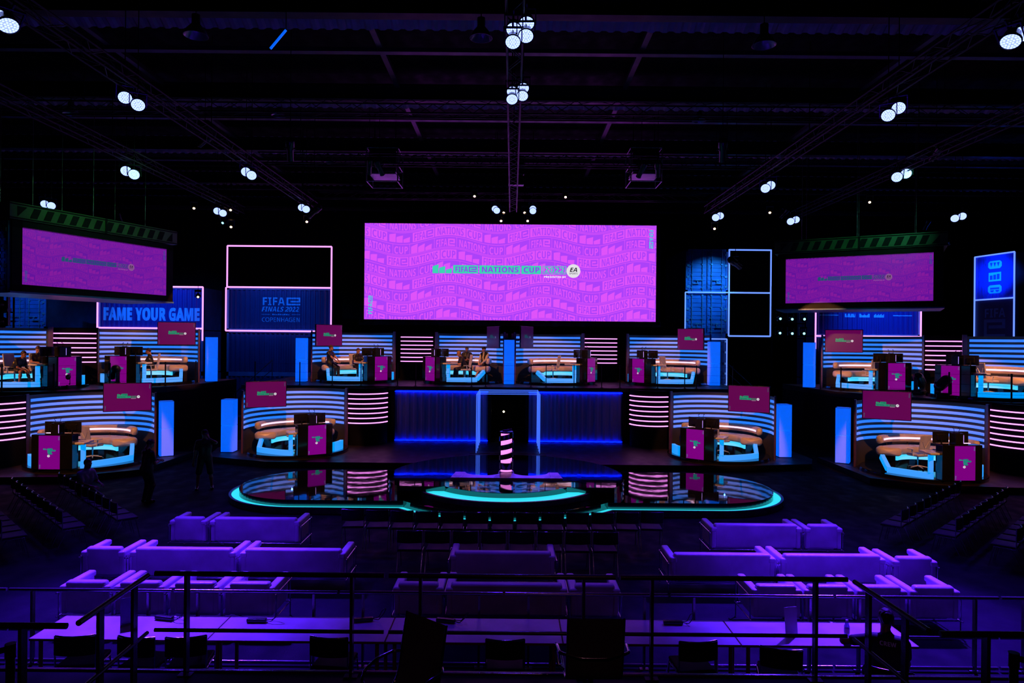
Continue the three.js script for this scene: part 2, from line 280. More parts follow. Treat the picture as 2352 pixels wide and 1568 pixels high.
const tSignTop = paintTex(512, 540, (x) => {
  const g = '#2fd6ff', d = '#0b4fd0'; const cap = (y, h) => { x.fillStyle = g; x.beginPath(); x.moveTo(190, y); x.lineTo(322, y); x.lineTo(346, y + 24); x.lineTo(346, y + h - 24); x.lineTo(322, y + h); x.lineTo(190, y + h); x.lineTo(166, y + h - 24); x.lineTo(166, y + 24); x.fill(); x.fillStyle = d; };
  cap(70, 98); for (let k = 0; k < 3; k++) { x.beginPath(); x.moveTo(190 + k * 46, 92); x.lineTo(226 + k * 46, 92); x.lineTo(208 + k * 46, 146); x.fill(); }
  x.fillStyle = g; x.fillRect(174, 214, 164, 112); for (let k = 0; k < 3; k++) { x.fillStyle = d; x.fillRect(190 + k * 46, 250 - k * 6, 36, 54 + k * 6); }
  cap(372, 104); x.fillRect(196, 404, 118, 22); x.beginPath(); x.arc(222, 436, 24, 0, PI); x.arc(290, 436, 24, 0, PI); x.fill();
}, '#0636e0');
const tSignLow = paintTex(512, 540, (x) => { x.fillStyle = '#4a86c8'; fit(x, 'FIFA', 116, 110, 280, 112); x.strokeStyle = '#4a86c8'; x.lineWidth = 40; x.beginPath(); x.moveTo(180, 340); x.lineTo(376, 340); x.lineTo(376, 264); x.lineTo(136, 264); x.lineTo(136, 450); x.lineTo(396, 450); x.stroke(); }, '#0a1c70');
const tCrew = (() => { const [c, x] = canvas(256, 128); x.fillStyle = '#0a090c'; x.fillRect(0, 0, 256, 128); x.fillStyle = '#f0e8ff'; fit(x, 'CREW', 20, 30, 216, 66, 'bold'); return ctex(c); })();
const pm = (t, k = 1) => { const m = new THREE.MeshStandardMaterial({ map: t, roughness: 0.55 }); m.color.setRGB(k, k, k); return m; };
// ---------------------------------------------------------------- room and decks
const LOW = 0.2, UP = 2.57, XC = -0.12;
structure('floor', box(80, 0.4, 62, 0, -0.2, -19), M.carpet);
structure('ceiling', box(80, 0.3, 62, 0, 13.4, -19), M.ceil);
structure('wall_back', box(80, 14, 0.4, 0, 6.6, -46.2), M.drape);
structure('wall_left', box(0.4, 14, 62, -36, 6.6, -19), M.drape);
structure('wall_right', box(0.4, 14, 62, 36, 6.6, -19), M.drape);
structure('wall_front', box(80, 14, 0.4, 0, 6.6, 12), M.drape);
// spectator stand in front of the camera
structure('stand_platform', box(18, 1.0, 16, 0, 0.5, 0.85), M.black);
structure('trim_1', rbox(18, 0.045, 0.05, 0.012, 0, 1.0, -7.18), M.rail);
// lower decks
const lowDeck = [[-11.6, 27], [-11.1, 25], [-8.6, 24], [8.1, 24], [10.8, 24.5], [11.3, 25.6], [11.3, 27], [11.3, 29.3], [-11.6, 29.3]];
structure('lower_deck', [slab(lowDeck.map((p) => p), 0, LOW, 0), slab([[-1.45, 22.9], [1.2, 22.9], [1.2, 24.05], [-1.45, 24.05]], 0, 0.12)], M.deck);
structure('lower_deck', slab([[-12.05, 24.9], [-12.1, 22.4], [-13.7, 21.1], [-17, 20.8], [-20, 21.5], [-20, 26], [-12.05, 26]], 0, LOW), M.deck);
structure('lower_deck', slab([[11.66, 24.9], [11.6, 22.05], [13.05, 21], [16.5, 20.6], [20, 21.3], [20, 26], [11.66, 26]], 0, LOW), M.deck);
// upper decks with black fronts
function upper(edge, back) {
  const pts = [...edge, ...back];
  structure('upper_deck', slab(pts, UP - 0.22, UP), M.deck);
  const inset = [...edge.map(([x, z]) => [x, z + 0.35]), ...back]; structure('deck_front', slab(inset, 0, UP - 0.22), M.black);
}
structure('upper_deck', slab([[-11.4, 28.8], [9.9, 28.8], [9.9, 35.4], [-11.4, 35.4]], UP - 0.16, UP), M.deck);
for (const [x0, x1] of [[-11.4, -5.2], [4.95, 9.9]]) structure('deck_front', box(x1 - x0, UP - 0.16, 0.2, (x0 + x1) / 2, (UP - 0.16) / 2, -29.35), M.black);
upper([[-13.3, 30.6], [-13.4, 29], [-13.8, 27.3], [-15.2, 25.7], [-16.5, 24.3], [-18, 23.9], [-21.5, 23.9]], [[-25, 24.5], [-25, 33], [-13.3, 33]]);
upper([[13.1, 30.2], [13.3, 28], [14.4, 26.2], [15.5, 24.2], [17, 23.1], [21, 23.1]], [[25, 24], [25, 33], [13.1, 33]]);
// blue lit corrugated fronts beside the tunnel, each between two light strips
for (const [x0, x1, s] of [[-4.99, -1.0, 'left'], [0.74, 4.75, 'right']]) {
  const w = x1 - x0, p = thing('corrugated_front', 'blue lit corrugated metal front ' + (s === 'left' ? 'between the tunnel and the booth below the COPENHAGEN container' : 'between the tunnel and the booth below the container doors'), 'wall panel', W((x0 + x1) / 2, 0, 29.3));
  mk('panel', [corrugated(w, 2.2, 0.33, 0.05, false).translate(0, 1.3, 0), box(w, 2.2, 0.04, 0, 1.3, -0.03)], std(0.2, 0.3, 0.62, 0.5, { map: null }), p);
  for (const q of [-1, 1]) mk('side_frame', box(0.14, 2.14, 0.3, q * (w / 2 + 0.07), 1.27, 0.05), M.black, p);
  for (const y of [2.33, 0.24]) mk('light_strip', box(w, 0.022, 0.03, 0, y, 0.075), M.strip, p);
  mk('sill', box(w, 0.06, 0.4, 0, 0.17 + LOW * 0, 0.05), M.black, p);
}
structure('tunnel', [box(0.1, 2.35, 4, -0.98, 1.2, -31.4), box(0.1, 2.35, 4, 0.74, 1.2, -31.4), box(1.8, 0.1, 4, XC, 2.36, -31.4), box(1.8, 2.3, 0.1, XC, 1.2, -33.3), box(1.8, 0.1, 4.4, XC, 0.12, -31.4)], M.black);
{ const l = thing('tunnel_lamp', 'small white lamp shining far inside the dark tunnel', 'lamp', at(1157, 945, 32.5)); mk('bulb', new THREE.SphereGeometry(0.05, 12, 8), glow(1, 0.85, 0.5, 4), l); mk('bracket', box(0.04, 0.04, 0.75, 0, 0.02, -0.42), M.black, l); }
// neon portal frames in front of the tunnel
const PW = 2.42;
for (let i = 0; i < 5; i++) {
  const z = 26 + i * 0.74, t = 0.01, H = 2.28, g = thing('portal_frame', `${ORD[i]} glowing blue portal frame counted from the stage towards the tunnel`, 'light frame', W(XC, LOW, z));
  mk('post', box(0.02, H, 0.02, -PW / 2, H / 2, 0), M.portal, g); mk('post', box(0.02, H, 0.02, PW / 2, H / 2, 0), M.portal, g); mk('lintel', box(PW + 0.02, 0.02, 0.02, 0, H + t, 0), M.portal, g);
}
for (let i = 0; i < 5; i++) { const p = thing('stage_step', `${ORD[i]} low dark plank step from the stage up to the tunnel`, 'step', W(XC, 0, 24.35 + i * 0.42)); mk('tread', rbox(2.9, 0.05, 0.38, 0.01, 0, LOW + 0.025, 0), M.deck, p); mk('nosing', box(2.9, 0.012, 0.02, 0, LOW + 0.056, 0.18), M.tube, p); }

// ---------------------------------------------------------------- round glossy main stage
{
  const c0 = -5.7, c1 = 5.45, zc = 20, r = 2.1, R = 3.6, cc = -0.13, zz = 20.3;
  const outline = (dr) => {                                      // stadium with a round bulge in the middle, grown by dr
    const a = r + dr, b = R + dr, p = [], front = Math.sqrt(b * b - (zz - (zc - a)) ** 2), back = Math.sqrt(b * b - (zc + a - zz) ** 2);
    p.push(...arcPts(c0, zc, a, PI / 2, 1.5 * PI, 40));
    const t0 = Math.atan2(zc - a - zz, -front), t1 = Math.atan2(zc - a - zz, front); p.push(...arcPts(cc, zz, b, t0, t1, 40));
    p.push(...arcPts(c1, zc, a, -PI / 2, PI / 2, 40));
    const t2 = Math.atan2(zc + a - zz, back), t3 = Math.atan2(zc + a - zz, -back); p.push(...arcPts(cc, zz, b, t2, t3, 40));
    return p;
  };
  const ring = (o, i, y0, y1) => { const s = new THREE.Shape(o.map((p) => new THREE.Vector2(...p))); s.holes.push(new THREE.Path(i.map((p) => new THREE.Vector2(...p)))); return new THREE.ExtrudeGeometry(s, { depth: y1 - y0, bevelEnabled: false }).rotateX(-PI / 2).translate(0, y0, 0); };
  const st = thing('main_stage', 'round-ended glossy black stage with a glowing turquoise rim in the middle of the hall', 'stage', V(0, 0, 0));
  mk('floor_plate', slab(outline(0), 0, 0.3), M.gloss, st);
  mk('rim_light', ring(outline(0.2), outline(0.003), 0.02, 0.13), M.teal, st);
  mk('rim_skirt', [ring(outline(0.27), outline(0.2), 0, 0.16), ring(outline(0.16), outline(0.003), 0.0, 0.02)], std(0.10, 0.12, 0.15, 0.4), st);
  const d = thing('round_podium', 'raised round glossy podium in the middle of the black stage', 'podium', W(cc, 0.3, zz));
  const loc = (pts) => pts.map(([x, z]) => [x - cc, z - zz]), zf = 18.5, hw = 1.65, br = 2.19, bz = 19.94, rr = 3.45, fx = Math.sqrt(rr * rr - (zz - zf) ** 2), ta = Math.atan2(zf - zz, -fx), tb = Math.atan2(zf - zz, fx), ua = Math.atan2(zf - bz, -hw), ub = Math.atan2(zf - bz, hw);
  mk('floor_plate', slab(loc([...arcPts(cc, zz, rr, tb, ta + 2 * PI, 72), ...arcPts(cc, bz, br, ua, ub, 32)]), 0, 0.26), M.gloss, d);
  const sh = (g) => g.translate(0, 0, zz - bz);
  mk('rim_light', sh(sweep(rectProf(2.21, 2.70, 0.02, 0.13), -0.94, 0.94, 60)), M.teal, d);
  mk('step_front', [sh(sweep(rectProf(2.70, 2.78, 0, 0.15), -0.95, 0.95, 60)), sh(sweep(rectProf(2.2, 2.78, 0, 0.02), -0.95, 0.95, 60))], std(0.10, 0.12, 0.15, 0.35), d);
  // white mat round the trophy column, cut into concave arms
  const s = new THREE.Shape(); s.moveTo(-1.6, 0); s.lineTo(1.6, 0); s.lineTo(1.52, 0.86); s.lineTo(1.24, 0.86); s.quadraticCurveTo(1.16, 0.34, 0.55, 0.36); s.quadraticCurveTo(0.28, 0.42, 0.14, 0.82); s.lineTo(-0.14, 0.82); s.quadraticCurveTo(-0.28, 0.42, -0.55, 0.36); s.quadraticCurveTo(-1.16, 0.34, -1.24, 0.86); s.lineTo(-1.52, 0.86); s.closePath();
  const mat = thing('white_plinth', 'flat pale crescent plinth lying round the foot of the trophy column', 'plinth', W(XC, 0.56, 19.47));
  for (const [a, b] of [[-1.7, -1.26], [-1.255, 1.255], [1.26, 1.7]]) {
    const q = new THREE.Shape(); const pts = s.getPoints(10).map((p) => [Math.min(b, Math.max(a, p.x)), p.y]); const cl = []; for (const p of pts) if (!cl.length || Math.hypot(p[0] - cl.at(-1)[0], p[1] - cl.at(-1)[1]) > 1e-4) cl.push(p);
    cl.forEach(([x, y], i) => i ? q.lineTo(x, y) : q.moveTo(x, y)); q.closePath();
    mk('board', new THREE.ExtrudeGeometry(q, { depth: 0.05, bevelEnabled: false }).rotateX(-PI / 2), M.white, mat);
  }
  const col = thing('trophy_column', 'glowing pink column wrapped by a dark spiral band on the round podium', 'column', W(XC - 0.02, 0.56, 20.47));
  mk('lamp_core', new THREE.CylinderGeometry(0.165, 0.165, 1.16, 40).translate(0, 0.6, 0), M.trophy, col);
  mk('foot', new THREE.CylinderGeometry(0.21, 0.24, 0.06, 40).translate(0, 0.03, 0), M.white, col);
  mk('collar', new THREE.CylinderGeometry(0.205, 0.205, 0.2, 40).translate(0, 0.22, 0), M.glossbox, col);
  const pos = [], idx = [], N = 200; for (let i = 0; i <= N; i++) { const t = i / N * 2 * PI * 3.1 + 0.9, y = 0.2 + 0.88 * i / N; for (const [rr, yy] of [[0.168, 0], [0.215, 0], [0.215, 0.155], [0.168, 0.155]]) pos.push(rr * Math.sin(t), Math.min(1.2, y + yy), rr * Math.cos(t)); }
  for (let i = 0; i < N; i++) for (let j = 0; j < 4; j++) { const p = i * 4 + j, q = i * 4 + (j + 1) % 4; idx.push(p, q, p + 4, q, q + 4, p + 4); } idx.push(0, 2, 1, 0, 3, 2, N * 4, N * 4 + 1, N * 4 + 2, N * 4, N * 4 + 2, N * 4 + 3);
  mk('spiral_band', flat(ngeo(pos, idx)), M.glossbox, col);
  mk('top_cap', [new THREE.CylinderGeometry(0.2, 0.18, 0.05, 40).translate(0, 1.22, 0), bar(V(-0.12, 1.26, 0), V(0.16, 1.31, 0.02), 0.02), bar(V(-0.1, 1.24, 0.08), V(0.12, 1.28, 0.1), 0.014)], M.plastic, col);
}

// ---------------------------------------------------------------- big screen
{
  const X = -0.12, w = 14.75, y0 = 5.56, y1 = 10.42, t = thing('main_screen', 'huge bright purple wide screen above the upper booths', 'screen', W(X, 0, 34.6));
  mk('picture', keepPlane(w, y1 - y0).translate(0, (y0 + y1) / 2, 0.07), sMain, t);
  mk('frame', [box(w + 0.5, 0.26, 0.3, 0, y0 - 0.14, -0.05), box(w + 0.5, 0.1, 0.3, 0, y1 + 0.06, -0.05), box(0.2, y1 - y0 + 0.3, 0.3, -w / 2 - 0.11, (y0 + y1) / 2, -0.05), box(0.2, y1 - y0 + 0.3, 0.3, w / 2 + 0.11, (y0 + y1) / 2, -0.05), box(w, y1 - y0, 0.1, 0, (y0 + y1) / 2, -0.02)], M.darkmetal, t);
  mk('suspension_cable', [bar(V(-5, y1, -0.1), V(-5, 13.25, -0.1), 0.03), bar(V(5, y1, -0.1), V(5, 13.25, -0.1), 0.03)], M.darkmetal, t);
}
structure('wall_drape', box(18, 5.6, 0.2, -0.15, 2.8, -35.6), M.drape);
const WASH = [];
// ---------------------------------------------------------------- containers, neon frames, hung screens
function doorEnd(parent, w, h, z = 0, m = M.container) {           // double container doors facing +z, centred on x, from y = 0
  mk('door_frame', [box(w, 0.14, 0.1, 0, 0.07, z), box(w, 0.14, 0.1, 0, h - 0.07, z), box(0.12, h, 0.1, -w / 2 + 0.06, h / 2, z), box(0.12, h, 0.1, w / 2 - 0.06, h / 2, z)], m, parent);
  for (const s of [-1, 1]) {
    const dw = w / 2 - 0.16, cx = s * (dw / 2 + 0.03), g = [box(dw, h - 0.3, 0.04, cx, h / 2, z)];
    for (let i = 0; i < 9; i++) g.push(box(dw - 0.08, (h - 0.3) / 9 * 0.62, 0.05, cx, 0.15 + (h - 0.3) / 9 * (i + 0.5), z + 0.025));
    const leaf = mk('door', g, m, parent);
    for (const k of [0.22, 0.78]) { const x = s * (0.03 + dw * k); mk('lock_rod', [bar(V(x, 0.05, z + 0.09), V(x, h - 0.05, z + 0.09), 0.022), ...[0.1, 0.4, 0.65, 0.93].map((f) => box(0.12, 0.05, 0.08, x, h * f, z + 0.07))], M.metalblue, leaf); }
    mk('handle', [box(0.42, 0.04, 0.04, cx - 0.06 * s, h * 0.28, z + 0.13), box(0.36, 0.04, 0.04, cx + 0.1 * s, h * 0.2, z + 0.13), box(0.06, 0.1, 0.06, cx, h * 0.24, z + 0.12)], M.metalblue, leaf);
    for (const f of [0.13, 0.36, 0.62, 0.87]) mk('hinge', box(0.16, 0.12, 0.05, s * (w / 2 - 0.13), h * f, z + 0.06), M.metalblue, leaf);
  }
}
function container(label, X, y, Z, w, h, d, tex, k = 1, turn = 0) {
  const t = thing('shipping_container', label, 'container', W(X, y, Z), turn);
  const g = corrugated(w - 0.2, h - 0.24, 0.28, 0.045).translate(0, h / 2, -0.04); g.userData.keep = true; mk('front_panel', g, pm(tex, k), t);
  mk('frame', [box(w, 0.12, 0.16, 0, 0.06, -0.06), box(w, 0.12, 0.16, 0, h - 0.06, -0.06), box(0.12, h, 0.16, -w / 2 + 0.06, h / 2, -0.06), box(0.12, h, 0.16, w / 2 - 0.06, h / 2, -0.06)], M.container, t);
  mk('box_body', box(w - 0.05, h - 0.05, d, 0, h / 2, -d / 2 - 0.09), M.container, t);
  return t;
}
function doorContainer(label, X, y, Z, w, h, d, turn = 0) {
  const t = thing('shipping_container', label, 'container', W(X, y, Z), turn); doorEnd(t, w, h, 0); mk('box_body', box(w - 0.02, h - 0.02, d, 0, h / 2, -d / 2 - 0.05), M.container, t); return t;
}
function neon(label, X, y, Z, segs, mat, turn = 0, r = 0.045) {    // segs: [x0, y0, x1, y1] in the frame's own plane
  const t = thing('neon_frame', label, 'neon light', W(X, y, Z), turn);
  for (const [a, b, c, d] of segs) mk('tube', bar(V(a, b, 0), V(c, d, 0), r, 8), mat, t); return t;
}
const CZ = 39.4, CH = 2.49, y2 = 2 * CH, y3 = 3 * CH;
// left: stack of three with an open neon frame on top
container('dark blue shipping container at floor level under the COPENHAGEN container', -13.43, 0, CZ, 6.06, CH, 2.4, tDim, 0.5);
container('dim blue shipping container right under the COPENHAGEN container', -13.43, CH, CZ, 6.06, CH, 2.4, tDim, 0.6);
container('blue shipping container printed FINALS 2022 COPENHAGEN inside a pink neon frame', -13.43, y2, CZ, 6.06, CH, 2.4, tCph, 0.9);
neon('pink neon outline around the COPENHAGEN container', -13.43, y2, CZ - 0.1, [[-3.06, 0, 3.0, 0], [-3.06, 0, -3.06, CH], [3.0, 0, 3.0, CH]], M.neonpink);
neon('empty pink neon rectangle standing on the COPENHAGEN container', -13.43, y3, CZ - 0.1, [[-3, 0.02, 3.0, 0.02], [-3, 0, -3, CH - 0.1], [3.0, 0, 3.0, CH - 0.1], [-3, CH - 0.1, 3.0, CH - 0.1]], M.neonpink);
container('blue shipping container printed FAME YOUR GAME behind the hung screen', -20.85, y2, CZ, 6.06, CH, 2.4, tFame, 1);
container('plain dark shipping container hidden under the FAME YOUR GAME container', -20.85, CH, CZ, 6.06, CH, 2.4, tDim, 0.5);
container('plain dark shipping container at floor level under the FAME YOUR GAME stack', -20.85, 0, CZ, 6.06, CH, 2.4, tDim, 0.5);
neon('pink neon outline around the FAME YOUR GAME container', -20.85, y2, CZ - 0.1, [[-3.03, 0.1, 3.03, 0.1], [-3.03, 0, -3.03, CH], [3.03, -0.6, 3.03, CH], [-3.03, CH, 3.03, CH]], M.neonpink);
doorContainer('blue container doors under the hung screen at the edge with a bright twin lamp', -28.1, y2, CZ, 2.44, CH, 5);
doorContainer('lower container under the doors beside the FAME YOUR GAME container', -28.1, CH, CZ, 2.44, CH, 5);
doorContainer('lowest container under the doors beside the FAME YOUR GAME container', -28.1, 0, CZ, 2.44, CH, 5);
// right: door ends, neon frames, emblem container, tall sign
doorContainer('upper pair of bright blue container doors with lock rods, topmost of its stack', 11.2, y3 - 0.04, CZ, 2.44, CH, 5);
doorContainer('lower pair of bright blue container doors with lock rods, outlined by blue neon', 11.2, y2 - 0.05, CZ, 2.44, CH, 5);
doorContainer('dark container doors in the middle of the stack under the neon doors', 11.2, CH - 0.05, CZ, 2.44, CH, 5);
doorContainer('dark container doors on the floor under the stack of neon doors', 11.2, 0, CZ, 2.44, CH - 0.07, 5);
neon('blue neon edge round the lower pair of container doors', 11.2, y2 - 0.05, CZ - 0.2, [[-1.27, CH, -1.27, 0], [-1.27, CH, 1.22, CH]], M.neonblue, 0, 0.035);
neon('empty tall blue neon rectangle with a middle bar beside the container doors', 13.65, y2 - 0.05, CZ - 0.15, [[-1.2, 0, 1.2, 0], [-1.2, 0, -1.2, y2], [1.2, 0, 1.2, y2], [-1.2, y2 - 0.03, 1.2, y2 - 0.03], [-1.2, CH, 1.2, CH]], M.neonblue);
neon('blue neon corner running down behind the light pillar below the container doors', 11.2, 2.4, CZ - 0.2, [[-0.3, 2.35, 1.14, 2.35], [1.14, 2.35, 1.14, -2.4], [0.9, -2.4, 1.14, -2.4]], M.neonblue, 0, 0.035);
container('bright blue container with three emblems between bars under the hung screen', 20.5, y2, CZ, 6.06, CH, 2.4, tEmblem, 1);
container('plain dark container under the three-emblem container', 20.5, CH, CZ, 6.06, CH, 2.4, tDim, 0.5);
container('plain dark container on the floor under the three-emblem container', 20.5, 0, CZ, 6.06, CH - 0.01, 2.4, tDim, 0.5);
neon('pink neon outline round the three-emblem container', 20.5, y2, CZ - 0.1, [[-3.03, 0, 3.03, 0], [-3.03, -0.75, -3.03, CH], [3.03, 0, 3.03, CH]], M.neonpink);
{
  const turn = -79 * D2R, X = 26.75, Z = 37.8, S = 2.46;
  for (const [y, tex, l, k] of [[y2 - 0.35, tSignLow, 'lower blue sign with pale letters on the tall neon column', 1], [y2 - 0.35 + S, tSignTop, 'upper bright blue sign with three stacked emblems on the tall neon column', 1.4]]) {
    const t = thing('illuminated_sign', l, 'sign', W(X, y, Z), turn); mk('face', keepPlane(2.44, S - 0.06).translate(0, S / 2, 0.06), pm(tex, k), t); mk('box_body', box(2.48, S, 2.4, 0, S / 2, -1.16), M.container, t);
  }
  neon('blue neon outline with a middle bar round the tall sign column', X, y2 - 0.35, Z, [[-1.24, 0, 1.24, 0], [-1.24, S, 1.24, S], [-1.24, 2 * S, 1.24, 2 * S], [-1.24, 0, -1.24, 2 * S], [1.24, 0, 1.24, 2 * S]].map((s) => s), M.neonblue, turn, 0.04).children.forEach((c) => { c.position.z = 0.12; });
  const l = thing('sign_plinth', 'dark box base under the tall neon-edged sign column', 'plinth', W(X, 0, Z), turn); mk('box_body', box(2.5, y2 - 0.37, 2.44, 0, (y2 - 0.37) / 2, -1.16), M.black, l);
  WASH.push(['lighting the door end of the sideways hung screen', W(-20.5, 10, 15.5), W(-17, 7, 21.8), [0.02, 0.16, 1], 70, 0.2, 0.9]);
  WASH.push(['beside the tall sign column', W(21, 9.5, 33), W(26.8, 8.4, 37.8), BLUE, 330, 0.2, 0.8]);
}
// washes on the containers: [what it lights, from, to, colour, power, angle, penumbra], hung as lamps further down
WASH.push(['lighting the COPENHAGEN container', W(-13.4, 11, 33), W(-13.6, 6.0, 39.4), [0.02, 0.22, 1], 150, 0.5, 0.9]);
WASH.push(['lighting the FAME YOUR GAME container', W(-19.6, 10.5, 34), W(-20.6, 6.2, 39.4), [0.03, 0.2, 1], 220, 0.62, 0.9]);
WASH.push(['lighting the neon container doors', W(13.5, 11, 34), W(11.2, 7.3, 39.4), [0.02, 0.3, 1], 330, 0.34, 0.9]);
WASH.push(['lighting the three-emblem container', W(20.6, 10.5, 34), W(21.2, 6.0, 39.4), [0.03, 0.2, 1], 300, 0.5, 0.9]);
WASH.push(['lighting the far container doors behind the hung screen', W(-26, 10.5, 33), W(-28, 6.4, 39.4), [0.02, 0.2, 1], 160, 0.3, 0.9]);
// hung container screens
function hungScreen(label, A, B, y, H) {                          // A, B: [X, Z] of the lower front corners as seen
  const dx = B[0] - A[0], dz = B[1] - A[1], w = Math.hypot(dx, dz), turn = Math.atan2(dz, dx), D = 2.44;
  const t = thing('hung_screen', label, 'screen', W((A[0] + B[0]) / 2, y, (A[1] + B[1]) / 2), turn);
  const hh = 0.56, bh = H - hh;                                   // header and body heights
  mk('box_body', [box(w, bh, D, 0, bh / 2, -D / 2 - 0.02), box(w + 0.1, 0.06, D + 0.1, 0, -0.02, -D / 2)], M.container, t);
  const sh = bh - 0.42, sw = w - 0.62; mk('picture', keepPlane(sw, sh).translate(0, bh / 2 + 0.02, 0.05), sSide, t);
  mk('bezel', [box(w, 0.2, 0.1, 0, 0.1, 0), box(w, 0.22, 0.1, 0, bh - 0.11, 0), box(0.31, bh, 0.1, -w / 2 + 0.155, bh / 2, 0), box(0.31, bh, 0.1, w / 2 - 0.155, bh / 2, 0), box(w - 0.1, bh - 0.1, 0.06, 0, bh / 2, -0.01)], M.black, t);
  const green = std(0.05, 0.10, 0.035, 0.55), hd = mk('header', [box(w + 0.24, hh - 0.04, D + 0.2, 0, bh + hh / 2 + 0.01, -D / 2 + 0.02)], green, t);
  for (let i = 0; i < 14; i++) {
    const x = -w / 2 + 0.22 + i * (w - 0.44) / 13, s = new THREE.Shape(), a = 0.11, k = i === 0 ? -1 : i === 13 ? 1 : 0;
    if (k === -1) { s.moveTo(-a, 0.32); s.lineTo(a * 1.6, 0.32); s.lineTo(-a, 0); } else if (k === 1) { s.moveTo(-a * 1.4, 0); s.lineTo(a, 0.32); s.lineTo(a, 0); } else { s.moveTo(-a - 0.05, 0); s.lineTo(a - 0.05, 0); s.lineTo(a + 0.08, 0.32); s.lineTo(-a + 0.08, 0.32); } s.closePath();
    mk('stripe', new THREE.ExtrudeGeometry(s, { depth: 0.015, bevelEnabled: false }).translate(x, bh + 0.12, 0.12), M.black, hd);
  }
  mk('edge_trim', [box(w + 0.26, 0.035, 0.03, 0, bh + 0.07, 0.13), box(w + 0.26, 0.035, 0.03, 0, bh + hh - 0.06, 0.13), box(0.07, hh - 0.04, 0.03, 0.1, bh + hh / 2, 0.13)], M.black, hd);
  mk('suspension_cable', [-0.35, 0.0, 0.35].flatMap((f) => [bar(V(f * w, bh + hh, -0.4), V(f * w, 13.2 - y, -0.4), 0.012), bar(V(f * w, bh + hh, -D + 0.4), V(f * w, 13.2 - y, -D + 0.4), 0.012)]), M.steel, t);
  return t;
}
{
  const t = hungScreen('hung box screen turned sideways with green hazard header, showing container doors at one end', [-15.62, 21.25], [-13.37, 26.8], 5.93, 2.78);
  const e = new THREE.Group(); e.name = 'door_end'; t.add(e); e.position.set(-3.0, 0, -1.24); e.rotation.y = -PI / 2; doorEnd(e, 2.42, 2.2, 0.02);
  // flatten one level: the doors are parts of the screen box, their fittings sub-parts
  e.updateMatrix(); for (const c of [...e.children]) { c.applyMatrix4(e.matrix); t.add(c); } t.remove(e);
  hungScreen('hung box screen with green hazard header in front of the three-emblem container', [10.72, 27.6], [15.68, 24.85], 5.9, 2.75);
  WASH.push(['lighting the green header of the sideways hung screen', W(-9.5, 10.6, 21), W(-14.6, 8.5, 24), [0.14, 1, 0.22], 34, 0.55, 1]);
  WASH.push(['lighting the green header of the hung screen by the three-emblem container', W(13, 10.4, 21), W(13.5, 8.4, 26), [0.1, 1, 0.45], 26, 0.5, 1]);
}
// ---------------------------------------------------------------- player booths
// booth frame: origin on the deck at the disc's centre, +z to the open front, television on the +x side when m = 1, on the -x side when m = -1
const DISC = 0.12, at2 = (r, a, y, m) => V(m * r * Math.sin(a), y, r * Math.cos(a));
const DESK = -16 * D2R;
function protoBackdrop(m, a0 = 104.5, a1 = 255.5) {
  const t = new THREE.Group(); t.name = 'striped_backdrop'; const A = a0 * D2R, B = a1 * D2R, n = Math.round((B - A) * 16);
  mk('curved_wall', [sweep(rectProf(2.0, 2.07, 0, 2.3), A, B, n, 0, m)], M.panel, t);
  for (let i = 0; i < 7; i++) mk('light_stripe', sweep(roundProf(1.965, 2.0, 2.08 - i * 0.198, 2.18 - i * 0.198, 0.012, 2), A + 0.05, B - 0.05, n, 0, m), M.stripe, t);
  for (const [a, s] of [[A, -1], [B, 1]]) mk('end_post', box(0.16, 2.36, 0.06, 0, 1.18, 0, m * (a + s * 0.03) + PI).translate(...at2(2.02, a + s * 0.03, 0, m).toArray()), std(0.12, 0.05, 0.16, 0.5), t);
  return t;
}
function protoDisc() { const t = new THREE.Group(); t.name = 'booth_platform'; mk('glossy_top', new THREE.CylinderGeometry(1.86, 1.86, 0.03, 72).translate(0, DISC - 0.015, 0), M.gloss, t); mk('dark_edge', new THREE.CylinderGeometry(1.88, 1.88, DISC - 0.03, 72).translate(0, (DISC - 0.03) / 2, 0), M.glossbox, t); return t; }
function protoSofa(m) {
  const t = new THREE.Group(); t.name = 'curved_sofa'; const A = 97 * D2R, B = 263 * D2R, y = DISC;
  mk('seat', sweep(roundProf(0.84, 1.56, y + 0.37, y + 0.64, 0.11, 5), A, B, 40, 0.24, m), M.leather, t);
  mk('end_pad', sweep(roundProf(0.80, 1.59, y + 0.365, y + 0.66, 0.12, 5), A - 0.05, A + 0.42, 12, 0.2, m), M.leather, t);
  mk('backrest', sweep(roundProf(1.38, 1.60, y + 0.74, y + 1.02, 0.085, 5), A + 0.1, B - 0.1, 40, 0.12, m), M.leather, t);
  mk('back_light', sweep(roundProf(1.355, 1.39, y + 0.85, y + 0.91, 0.015, 2), A + 0.26, B - 0.24, 40, 0.02, m), M.sofalight, t);
  for (const f of [0.2, 0.4, 0.6, 0.8]) { const p = at2(1.5, A + (B - A) * f, 0, m); mk('back_support', bar(V(p.x, y + 0.55, p.z), V(p.x, y + 0.82, p.z), 0.025), M.darkmetal, t); }
  mk('under_light', sweep(rectProf(0.95, 1.01, y + 0.2, y + 0.38), A + 0.26, B - 0.1, 40, 0, m), M.under, t);
  mk('base', sweep(rectProf(1.01, 1.45, y, y + 0.38), A + 0.24, B - 0.1, 30, 0, m), M.glossbox, t);
  return t;
}
